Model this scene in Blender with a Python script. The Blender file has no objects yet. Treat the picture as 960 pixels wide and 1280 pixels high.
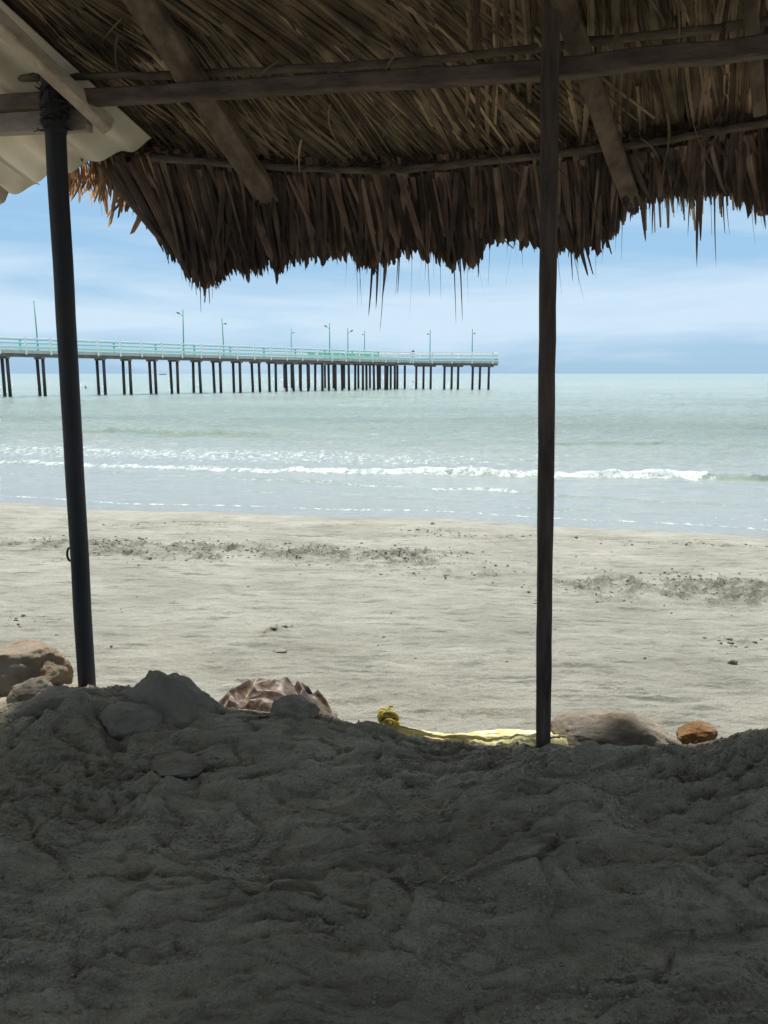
import bpy, math, random
import numpy as np
from mathutils import Vector, noise as mnoise

random.seed(7)
rng = np.random.default_rng(11)
R = math.radians
S = bpy.context.scene
COL = S.collection

# ------------------------------------------------------------------ camera
CAM_H = 2.3
F = 961.0
PITCH = math.atan(173 / 961.0)
cd = bpy.data.cameras.new('camera')
cam = bpy.data.objects.new('camera', cd)
COL.objects.link(cam)
cam.location = (0, 0, CAM_H)
cam.rotation_euler = (math.pi / 2 - PITCH, 0, 0)
cd.sensor_fit = 'VERTICAL'
cd.sensor_height = 36
cd.sensor_width = 27
cd.lens = F / 1280 * 36
cd.clip_start = 0.05
cd.clip_end = 30000
S.camera = cam

# ------------------------------------------------------------------ sky, sun, exposure
SUN_EL, SUN_AZ = R(67), R(2)      # azimuth clockwise from +Y (out to sea)
w = bpy.data.worlds.new('World')
S.world = w
w.use_nodes = True
nt = w.node_tree
N, L = nt.nodes, nt.links
for n in list(N):
    N.remove(n)
out = N.new('ShaderNodeOutputWorld')
bg = N.new('ShaderNodeBackground')
sky = N.new('ShaderNodeTexSky')
sky.sky_type = 'NISHITA'
sky.sun_disc = False
sky.sun_elevation = SUN_EL
sky.sun_rotation = SUN_AZ
sky.air_density = 1.0
sky.dust_density = 0.6
sky.ozone_density = 2.0
tc = N.new('ShaderNodeTexCoord')
sep = N.new('ShaderNodeSeparateXYZ')
L.new(tc.outputs['Generated'], sep.inputs[0])
mp = N.new('ShaderNodeMapping')
mp.inputs['Scale'].default_value = (3.0, 3.0, 21)
mp.inputs['Location'].default_value = (3.1, 0.4, 0.55)
L.new(tc.outputs['Generated'], mp.inputs[0])
n1 = N.new('ShaderNodeTexNoise')
n1.inputs['Scale'].default_value = 1.0
n1.inputs['Detail'].default_value = 7
n1.inputs['Roughness'].default_value = 0.55
n1.inputs['Distortion'].default_value = 0.3
L.new(mp.outputs[0], n1.inputs['Vector'])
# cloud cover depends on height above the horizon (a bank of cloud between 2 and 6 degrees)
hr = N.new('ShaderNodeValToRGB')
L.new(sep.outputs['Z'], hr.inputs[0])
e = hr.color_ramp.elements
e[0].position = 0.0; e[0].color = (0.36,) * 3 + (1,)
e[1].position = 1.0; e[1].color = (1.0,) * 3 + (1,)
for p, v in ((0.025, 0.42), (0.065, 0.74), (0.105, 0.64), (0.15, 0.44), (0.24, 0.47), (0.32, 0.66), (0.5, 0.88)):
    q = e.new(p); q.color = (v, v, v, 1)
add = N.new('ShaderNodeMath'); add.operation = 'ADD'
L.new(n1.outputs['Fac'], add.inputs[0]); L.new(hr.outputs[0], add.inputs[1])
mr = N.new('ShaderNodeMapRange')
mr.inputs['From Min'].default_value = 0.90
mr.inputs['From Max'].default_value = 1.24
mr.inputs['To Min'].default_value = 0.0
mr.inputs['To Max'].default_value = 0.95
L.new(add.outputs[0], mr.inputs['Value'])
base = N.new('ShaderNodeMix'); base.data_type = 'RGBA'      # hazy veil over the clear sky
base.inputs[0].default_value = 0.86
L.new(sky.outputs[0], base.inputs[6])
base.inputs[7].default_value = (2.05, 3.55, 5.15, 1)
mix = N.new('ShaderNodeMix'); mix.data_type = 'RGBA'
L.new(mr.outputs[0], mix.inputs[0])
L.new(base.outputs[2], mix.inputs[6])
mix.inputs[7].default_value = (4.2, 5.25, 6.2, 1)
L.new(mix.outputs[2], bg.inputs[0])
bg.inputs[1].default_value = 0.078
L.new(bg.outputs[0], out.inputs[0])

sd = bpy.data.lights.new('sun', 'SUN')
sd.energy = 4.5
sd.angle = R(4)
sd.color = (1.0, 0.96, 0.89)
sun = bpy.data.objects.new('sun', sd)
COL.objects.link(sun)
sv = Vector((math.sin(SUN_AZ) * math.cos(SUN_EL), math.cos(SUN_AZ) * math.cos(SUN_EL), math.sin(SUN_EL)))
sun.rotation_euler = (-sv).to_track_quat('-Z', 'Y').to_euler()
sun.location = sv * 50
S.view_settings.view_transform = 'Standard'
S.view_settings.look = 'None'
S.view_settings.gamma = 1
S.view_settings.use_curve_mapping = False
S.view_settings.exposure = 1.0

# ------------------------------------------------------------------ helpers
def ray(px, py):
    c, s = math.cos(PITCH), math.sin(PITCH)
    x, u, f = px - 480.0, 640.0 - py, F
    return Vector((x, f * c + u * s, u * c - f * s))

def atY(px, py, Y):
    d = ray(px, py)
    return Vector((0, 0, CAM_H)) + d * (Y / d.y)

def atZ(px, py, Z):
    d = ray(px, py)
    return Vector((0, 0, CAM_H)) + d * ((Z - CAM_H) / d.z)

def on_plane(px, py, p0, n):
    d = ray(px, py)
    o = Vector((0, 0, CAM_H))
    return o + d * ((p0 - o).dot(n) / d.dot(n))

def interp(pts, x):
    return float(np.interp(x, [p[0] for p in pts], [p[1] for p in pts]))

ORIG = {}
def empty(name, loc, label, cat, group=None):
    o = bpy.data.objects.new(name, None)
    COL.objects.link(o)
    o.location = loc
    o.empty_display_size = 0.2
    o['label'] = label; o['category'] = cat
    if group: o['group'] = group
    ORIG[o.name] = Vector(loc)
    return o

def mesh(name, verts, faces, mat, parent=None, smooth=True, origin=None, attr=None):
    """verts in world metres; linked as one object with its own origin"""
    v = np.asarray(verts, dtype=np.float64).reshape(-1, 3)
    if origin is None:
        lo, hi = v.min(0), v.max(0)
        origin = Vector(((lo[0] + hi[0]) / 2, (lo[1] + hi[1]) / 2, lo[2]))
    else:
        origin = Vector(origin)
    me = bpy.data.meshes.new(name)
    lv = (v - np.array(origin)).astype(np.float32)
    me.vertices.add(len(lv))
    me.vertices.foreach_set('co', lv.ravel())
    if isinstance(faces, np.ndarray):
        k = faces.shape[1]
        nf = len(faces)
        me.loops.add(nf * k)
        me.loops.foreach_set('vertex_index', faces.astype(np.int32).ravel())
        me.polygons.add(nf)
        me.polygons.foreach_set('loop_start', np.arange(0, nf * k, k, dtype=np.int32))
        me.polygons.foreach_set('loop_total', np.full(nf, k, dtype=np.int32))
    else:
        ls = np.cumsum([0] + [len(f) for f in faces])
        me.loops.add(int(ls[-1]))
        me.loops.foreach_set('vertex_index', np.concatenate([np.asarray(f, dtype=np.int32) for f in faces]))
        me.polygons.add(len(faces))
        me.polygons.foreach_set('loop_start', ls[:-1].astype(np.int32))
        me.polygons.foreach_set('loop_total', np.diff(ls).astype(np.int32))
    me.update(calc_edges=True)
    me.validate()
    me.polygons.foreach_set('use_smooth', np.full(len(me.polygons), bool(smooth)))
    if attr:
        for an, av in attr.items():
            a = me.attributes.new(an, 'FLOAT', 'POINT')
            a.data.foreach_set('value', np.asarray(av, dtype=np.float32))
    me.materials.append(mat)
    o = bpy.data.objects.new(name, me)
    COL.objects.link(o)
    ORIG[o.name] = origin
    if parent is not None:
        o.parent = parent
        o.location = origin - ORIG[parent.name]
    else:
        o.location = origin
    return o

def tag(o, label=None, cat=None, group=None, kind=None):
    if label: o['label'] = label
    if cat: o['category'] = cat
    if group: o['group'] = group
    if kind: o['kind'] = kind
    return o

class MB:
    def __init__(s):
        s.v = []; s.f = []
    def add(s, vs, fs):
        b = len(s.v)
        s.v += [tuple(p) for p in vs]
        s.f += [tuple(i + b for i in f) for f in fs]
    def tube(s, pts, rad, n=10, cap=True, jit=0.0):
        pts = [Vector(p) for p in pts]
        if not hasattr(rad, '__len__'): rad = [rad] * len(pts)
        vs = []; fs = []
        t = (pts[1] - pts[0]).normalized()
        a = t.orthogonal().normalized()
        for i, p in enumerate(pts):
            if i == 0: t = pts[1] - pts[0]
            elif i == len(pts) - 1: t = pts[-1] - pts[-2]
            else: t = pts[i + 1] - pts[i - 1]
            t.normalize()
            a = (a - t * a.dot(t)).normalized()
            b = t.cross(a)
            for k in range(n):
                th = 2 * math.pi * k / n
                r = rad[i] * (1 + jit * (random.random() - .5))
                vs.append(p + (a * math.cos(th) + b * math.sin(th)) * r)
        for i in range(len(pts) - 1):
            for k in range(n):
                k2 = (k + 1) % n
                fs.append((i * n + k, i * n + k2, (i + 1) * n + k2, (i + 1) * n + k))
        if cap:
            fs.append(tuple(range(n - 1, -1, -1)))
            fs.append(tuple((len(pts) - 1) * n + k for k in range(n)))
        s.add(vs, fs)
    def beam(s, p0, p1, w_, h_, up=Vector((0, 0, 1)), seg=1, wob=0.0, bev=0.12):
        """squared timber with chamfered edges; w_ across, h_ along up"""
        p0, p1 = Vector(p0), Vector(p1)
        t = (p1 - p0).normalized()
        a = t.cross(Vector(up)).normalized()
        b = a.cross(t).normalized()
        c = bev * min(w_, h_)
        prof = [(-w_/2 + c, -h_/2), (w_/2 - c, -h_/2), (w_/2, -h_/2 + c), (w_/2, h_/2 - c),
                (w_/2 - c, h_/2), (-w_/2 + c, h_/2), (-w_/2, h_/2 - c), (-w_/2, -h_/2 + c)]
        vs = []; fs = []
        ox = random.random() * 50
        for i in range(seg + 1):
            q = p0.lerp(p1, i / seg)
            dx = wob * mnoise.noise(Vector((ox, i * .7, 0))) ; dy = wob * mnoise.noise(Vector((ox, i * .7, 9)))
            for (x, y) in prof:
                vs.append(q + a * (x + dx + wob * .25 * (random.random() - .5)) + b * (y + dy + wob * .25 * (random.random() - .5)))
        n = 8
        for i in range(seg):
            for k in range(n):
                k2 = (k + 1) % n
                fs.append((i * n + k, i * n + k2, (i + 1) * n + k2, (i + 1) * n + k))
        fs.append(tuple(range(n - 1, -1, -1)))
        fs.append(tuple(seg * n + k for k in range(n)))
        s.add(vs, fs)
    def box(s, lo, hi):
        x0, y0, z0 = lo; x1, y1, z1 = hi
        s.add([(x0,y0,z0),(x1,y0,z0),(x1,y1,z0),(x0,y1,z0),(x0,y0,z1),(x1,y0,z1),(x1,y1,z1),(x0,y1,z1)],
              [(0,3,2,1),(4,5,6,7),(0,1,5,4),(1,2,6,5),(2,3,7,6),(3,0,4,7)])
    def build(s, name, mat, parent=None, smooth=False, origin=None):
        return mesh(name, s.v, s.f, mat, parent, smooth, origin)

# ---- vectorised noise
_perm = rng.permutation(4096)
_grad = rng.random(4096) * 2 * np.pi
def pn(x, y, seed=0):
    xi = np.floor(x).astype(np.int64); yi = np.floor(y).astype(np.int64)
    xf = x - xi; yf = y - yi
    u = xf * xf * xf * (xf * (xf * 6 - 15) + 10); v = yf * yf * yf * (yf * (yf * 6 - 15) + 10)
    def g(ix, iy, dx, dy):
        h = _perm[(_perm[(ix + seed * 131) & 4095] + iy) & 4095]
        a = _grad[h]
        return np.cos(a) * dx + np.sin(a) * dy
    n00 = g(xi, yi, xf, yf); n10 = g(xi + 1, yi, xf - 1, yf)
    n01 = g(xi, yi + 1, xf, yf - 1); n11 = g(xi + 1, yi + 1, xf - 1, yf - 1)
    return ((n00 * (1 - u) + n10 * u) * (1 - v) + (n01 * (1 - u) + n11 * u) * v) * 1.5
def fbm(x, y, o=4, seed=0, rough=.5):
    s = 0; a = 1
    for i in range(o):
        s = s + a * pn(x * 2 ** i + 17 * i, y * 2 ** i - 9 * i, seed + i); a *= rough
    return s
def ridge(x, y, o=3, seed=0, rough=.5):
    s = 0; a = 1
    for i in range(o):
        s = s + a * (1 - np.abs(pn(x * 2 ** i + 5 * i, y * 2 ** i + 3 * i, seed + i)) * 2); a *= rough
    return s

def sstep(a, b, x):
    t = np.clip((x - a) / (b - a), 0, 1)
    return t * t * (3 - 2 * t)

# ------------------------------------------------------------------ materials
def new_mat(name):
    m = bpy.data.materials.new(name)
    m.use_nodes = True
    n, l = m.node_tree.nodes, m.node_tree.links
    return m, n, l, n['Principled BSDF']

def ramp(n, stops):
    r = n.new('ShaderNodeValToRGB')
    e = r.color_ramp.elements
    e[0].position, e[0].color = stops[0][0], (*stops[0][1], 1)
    e[1].position, e[1].color = stops[-1][0], (*stops[-1][1], 1)
    for p, c in stops[1:-1]:
        q = e.new(p); q.color = (*c, 1)
    return r

def noise_mat(name, stops, scale=8, stretch=(1, 1, 1), rough=.8, bump=.3, bscale=60, dist=.01, spec=.3, detail=6, metallic=0):
    m, n, l, b = new_mat(name)
    t = n.new('ShaderNodeTexCoord'); mp = n.new('ShaderNodeMapping')
    mp.inputs['Scale'].default_value = stretch
    l.new(t.outputs['Object'], mp.inputs[0])
    a = n.new('ShaderNodeTexNoise'); a.inputs['Scale'].default_value = scale; a.inputs['Detail'].default_value = detail
    a.inputs['Roughness'].default_value = .6
    l.new(mp.outputs[0], a.inputs['Vector'])
    r = ramp(n, stops); l.new(a.outputs['Fac'], r.inputs[0]); l.new(r.outputs[0], b.inputs['Base Color'])
    b.inputs['Roughness'].default_value = rough
    b.inputs['Specular IOR Level'].default_value = spec
    b.inputs['Metallic'].default_value = metallic
    c = n.new('ShaderNodeTexNoise'); c.inputs['Scale'].default_value = bscale; c.inputs['Detail'].default_value = 5
    l.new(mp.outputs[0], c.inputs['Vector'])
    bp = n.new('ShaderNodeBump'); bp.inputs['Strength'].default_value = bump; bp.inputs['Distance'].default_value = dist
    l.new(c.outputs['Fac'], bp.inputs['Height']); l.new(bp.outputs[0], b.inputs['Normal'])
    return m

def leaf_mat(name, stops, transl=.25, streak=True):
    """dry palm leaflet: its own colour per leaflet, fibres along it, a little light through it"""
    m, n, l, b = new_mat(name)
    g = n.new('ShaderNodeNewGeometry')
    r = ramp(n, stops); l.new(g.outputs['Random Per Island'], r.inputs[0])
    t = n.new('ShaderNodeTexCoord')
    a = n.new('ShaderNodeTexNoise'); a.inputs['Scale'].default_value = 9; a.inputs['Detail'].default_value = 6
    l.new(t.outputs['Object'], a.inputs['Vector'])
    mr = n.new('ShaderNodeMapRange'); mr.inputs['From Min'].default_value = .3; mr.inputs['From Max'].default_value = .7
    mr.inputs['To Min'].default_value = .55; mr.inputs['To Max'].default_value = 1.35
    l.new(a.outputs['Fac'], mr.inputs['Value'])
    ua = n.new('ShaderNodeAttribute'); ua.attribute_name = 'across'
    w_ = n.new('ShaderNodeTexNoise'); w_.noise_dimensions = '1D'; w_.inputs['Scale'].default_value = 7; w_.inputs['Detail'].default_value = 3
    l.new(ua.outputs['Fac'], w_.inputs['W'])
    mr2 = n.new('ShaderNodeMapRange'); mr2.inputs['From Min'].default_value = .35; mr2.inputs['From Max'].default_value = .65
    mr2.inputs['To Min'].default_value = .6; mr2.inputs['To Max'].default_value = 1.3
    l.new(w_.outputs['Fac'], mr2.inputs['Value'])
    mu = n.new('ShaderNodeMath'); mu.operation = 'MULTIPLY'
    l.new(mr.outputs[0], mu.inputs[0]); l.new(mr2.outputs[0], mu.inputs[1])
    ta = n.new('ShaderNodeAttribute'); ta.attribute_name = 'tone'
    mu2 = n.new('ShaderNodeMath'); mu2.operation = 'MULTIPLY'; l.new(mu.outputs[0], mu2.inputs[0]); l.new(ta.outputs['Fac'], mu2.inputs[1])
    hs = n.new('ShaderNodeVectorMath'); hs.operation = 'SCALE'
    l.new(r.outputs[0], hs.inputs[0]); l.new(mu2.outputs[0], hs.inputs['Scale'])
    l.new(hs.outputs[0], b.inputs['Base Color'])
    b.inputs['Roughness'].default_value = .72
    b.inputs['Specular IOR Level'].default_value = .25
    tr = n.new('ShaderNodeBsdfTranslucent')
    l.new(hs.outputs[0], tr.inputs['Color'])
    mx = n.new('ShaderNodeMixShader'); mx.inputs[0].default_value = transl
    o = n['Material Output']
    l.new(b.outputs[0], mx.inputs[1]); l.new(tr.outputs[0], mx.inputs[2]); l.new(mx.outputs[0], o.inputs['Surface'])
    bp = n.new('ShaderNodeBump'); bp.inputs['Strength'].default_value = .5; bp.inputs['Distance'].default_value = .004
    l.new(w_.outputs['Fac'], bp.inputs['Height']); l.new(bp.outputs[0], b.inputs['Normal'])
    return m

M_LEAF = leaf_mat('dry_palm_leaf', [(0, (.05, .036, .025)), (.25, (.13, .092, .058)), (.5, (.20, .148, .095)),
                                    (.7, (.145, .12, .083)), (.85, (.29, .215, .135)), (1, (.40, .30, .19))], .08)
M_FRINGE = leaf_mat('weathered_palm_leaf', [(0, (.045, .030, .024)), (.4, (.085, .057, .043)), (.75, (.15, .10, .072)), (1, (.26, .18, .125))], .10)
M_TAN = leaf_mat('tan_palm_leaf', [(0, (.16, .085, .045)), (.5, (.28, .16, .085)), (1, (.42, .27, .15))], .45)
M_THATCH = noise_mat('thatch_mass', [(.3, (.04, .028, .018)), (.7, (.12, .09, .055))], 6, (1, 1, 1), .95, .8, 40)
M_BEAM = noise_mat('red_brown_timber', [(.36, (.055, .040, .032)), (.62, (.13, .095, .076))], 3, (1, 6, 6), .75, .5, 22)
M_POLE = noise_mat('bark_pole', [(.36, (.05, .038, .028)), (.62, (.13, .10, .072))], 5, (1, 5, 5), .85, .6, 25)
M_RAFTER = noise_mat('grey_brown_board', [(.36, (.07, .050, .036)), (.62, (.15, .112, .08))], 2.5, (7, 2, 7), .8, .5, 24)
M_PIPE = noise_mat('dark_painted_post', [(.3, (.012, .013, .017)), (.55, (.022, .022, .026)), (.8, (.06, .04, .028))], 5, (1, 1, .35), .6, .7, 45, .006)
M_POST = noise_mat('dark_square_timber', [(.36, (.035, .025, .021)), (.62, (.10, .072, .058))], 6, (4, 4, .5), .8, .7, 18, .008)
M_TAPE = noise_mat('black_cord', [(.3, (.008, .008, .010)), (.7, (.03, .028, .028))], 20, rough=.7)
M_IRON = noise_mat('rusty_iron', [(.3, (.015, .013, .012)), (.7, (.05, .03, .022))], 30, rough=.6, metallic=.5)
M_BATTEN = noise_mat('pale_batten', [(.36, (.33, .26, .20)), (.62, (.50, .42, .33))], 2.5, (6, 1, 6), .75, .4, 20)
M_GREYBEAM = noise_mat('grey_plank', [(.36, (.20, .17, .14)), (.62, (.33, .28, .23))], 2.5, (1, 6, 6), .8, .4, 20)

def sheet_mat():
    m, n, l, b = new_mat('fibreglass_sheet')
    t = n.new('ShaderNodeTexCoord')
    a = n.new('ShaderNodeTexNoise'); a.inputs['Scale'].default_value = 2.2; a.inputs['Detail'].default_value = 6
    l.new(t.outputs['Object'], a.inputs['Vector'])
    r = ramp(n, [(.3, (.46, .40, .30)), (.5, (.66, .62, .52)), (.7, (.72, .69, .60))])
    l.new(a.outputs['Fac'], r.inputs[0]); l.new(r.outputs[0], b.inputs['Base Color'])
    b.inputs['Roughness'].default_value = .55
    tr = n.new('ShaderNodeBsdfTranslucent'); l.new(r.outputs[0], tr.inputs['Color'])
    mx = n.new('ShaderNodeMixShader'); mx.inputs[0].default_value = .2
    l.new(b.outputs[0], mx.inputs[1]); l.new(tr.outputs[0], mx.inputs[2]); l.new(mx.outputs[0], n['Material Output'].inputs['Surface'])
    return m
M_SHEET = sheet_mat()

def rock_mat(name, lo, hi, sandy=.5):
    """ochre stone with grey sand caught on it"""
    m, n, l, b = new_mat(name)
    t = n.new('ShaderNodeTexCoord')
    a = n.new('ShaderNodeTexNoise'); a.inputs['Scale'].default_value = 7; a.inputs['Detail'].default_value = 9; a.inputs['Roughness'].default_value = .65
    l.new(t.outputs['Object'], a.inputs['Vector'])
    r = ramp(n, [(.3, lo), (.7, hi)]); l.new(a.outputs['Fac'], r.inputs[0])
    a2 = n.new('ShaderNodeTexNoise'); a2.inputs['Scale'].default_value = 4.5; a2.inputs['Detail'].default_value = 8; a2.inputs['Roughness'].default_value = .7
    l.new(t.outputs['Object'], a2.inputs['Vector'])
    mr = n.new('ShaderNodeMapRange'); mr.inputs['From Min'].default_value = .62 - .24 * sandy - .13; mr.inputs['From Max'].default_value = .62 - .24 * sandy + .13
    mr.inputs['To Max'].default_value = .0; mr.inputs['To Min'].default_value = 1.0
    mr.inputs['To Min'].default_value = 0.0; mr.inputs['To Max'].default_value = 1.0
    l.new(a2.outputs['Fac'], mr.inputs['Value'])
    mx = n.new('ShaderNodeMix'); mx.data_type = 'RGBA'
    l.new(mr.outputs[0], mx.inputs[0]); l.new(r.outputs[0], mx.inputs[6]); mx.inputs[7].default_value = (.34, .295, .235, 1)
    l.new(mx.outputs[2], b.inputs['Base Color'])
    b.inputs['Roughness'].default_value = .9
    b.inputs['Specular IOR Level'].default_value = .15
    c = n.new('ShaderNodeTexNoise'); c.inputs['Scale'].default_value = 22; c.inputs['Detail'].default_value = 10; c.inputs['Roughness'].default_value = .78
    l.new(t.outputs['Object'], c.inputs['Vector'])
    bp = n.new('ShaderNodeBump'); bp.inputs['Strength'].default_value = 1; bp.inputs['Distance'].default_value = .045
    l.new(c.outputs['Fac'], bp.inputs['Height']); l.new(bp.outputs[0], b.inputs['Normal'])
    return m
M_ROCK = rock_mat('ochre_stone', (.14, .088, .048), (.36, .24, .125), .72)
M_ROCK5 = rock_mat('sand_caked_stone', (.12, .082, .05), (.30, .20, .11), .95)
M_ROCK2 = rock_mat('sandy_stone', (.13, .098, .065), (.25, .185, .12), .9)
M_ROCK4 = rock_mat('dark_stone', (.19, .145, .10), (.32, .26, .19), .95)
M_ROCK3 = rock_mat('rust_stone', (.16, .075, .03), (.30, .165, .065), .15)
M_SACK = noise_mat('brown_plastic_sack', [(.36, (.035, .024, .018)), (.5, (.095, .066, .048)), (.64, (.25, .20, .155))], 7, rough=.5, bump=.5, bscale=35)
M_YELLOW = noise_mat('yellow_net', [(.32, (.46, .38, .10)), (.5, (.60, .54, .26)), (.68, (.66, .60, .46))], 30, rough=.6, bump=.4, bscale=90, dist=.004)
M_YDARK = noise_mat('stained_yellow_net', [(.3, (.10, .09, .03)), (.6, (.62, .46, .08)), (.8, (.80, .62, .15))], 22, rough=.6)
M_WHITE = noise_mat('chalky_white_paint', [(.3, (.76, .80, .78)), (.7, (.86, .88, .86))], 3, rough=.6, bump=.1)
M_TEAL = noise_mat('turquoise_paint', [(.3, (.06, .30, .32)), (.7, (.10, .42, .42))], 2, rough=.55, bump=.1)
M_GREEN = noise_mat('green_paint', [(.3, (.10, .40, .25)), (.7, (.18, .50, .34))], 2, rough=.55, bump=.1)
M_AQUA = noise_mat('pale_aqua_paint', [(.3, (.50, .74, .68)), (.7, (.60, .80, .74))], 2, rough=.55, bump=.1)
M_CONC = noise_mat('weathered_concrete', [(.3, (.42, .41, .38)), (.7, (.60, .58, .54))], 1.5, rough=.9, bump=.3, bscale=8, dist=.03)
M_DCONC = noise_mat('stained_concrete', [(.3, (.13, .12, .11)), (.7, (.22, .20, .18))], 1.5, rough=.9)
M_PILE = noise_mat('dark_pile', [(.3, (.045, .035, .034)), (.7, (.10, .075, .068))], 2, (1, 1, .4), .8)
M_LAMP = noise_mat('green_lamp_pole', [(.3, (.06, .30, .22)), (.7, (.12, .40, .30))], 2, rough=.5, bump=.1)
M_LHEAD = noise_mat('grey_lamp_head', [(.3, (.16, .18, .19)), (.7, (.26, .28, .30))], 4, rough=.5, bump=.1)
M_SHORT = noise_mat('dark_cloth', [(.3, (.08, .10, .12)), (.7, (.14, .16, .18))], 6)

# ------------------------------------------------------------------ shoreline geometry
shA = atZ(0, 621, 0.0); shB = atZ(960, 661, 0.0)
sh_m = (shB.y - shA.y) / (shB.x - shA.x)
def shoreY(x):
    return shA.y + sh_m * (x - shA.x) + 0.18 * np.sin(x * .55 + 1.0) + .08 * np.sin(x * 1.7)
# line of posts
PL = atY(109, 862, 3.73); PL.z = 0
PRt = atY(680, 930, 3.14); PRt.z = 0
pl_m = (PRt.y - PL.y) / (PRt.x - PL.x)
def postY(x):
    return PL.y + pl_m * (x - PL.x)

# crest silhouettes from photo -> bumps of sand: (px, py, Y, radius_x, radius_y)
def gauss(x, y, cx, cy, rx, ry, rot=0):
    c, s = math.cos(rot), math.sin(rot)
    dx, dy = x - cx, y - cy
    u = (dx * c + dy * s) / rx; v = (-dx * s + dy * c) / ry
    return np.exp(-(u * u + v * v))

FEET = []
for i in range(190):
    FEET.append((rng.uniform(-3.0, 3.0), rng.uniform(1.0, 3.5), rng.uniform(0, 6.28), rng.uniform(.7, 1.3), rng.uniform(.004, .016)))

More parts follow.
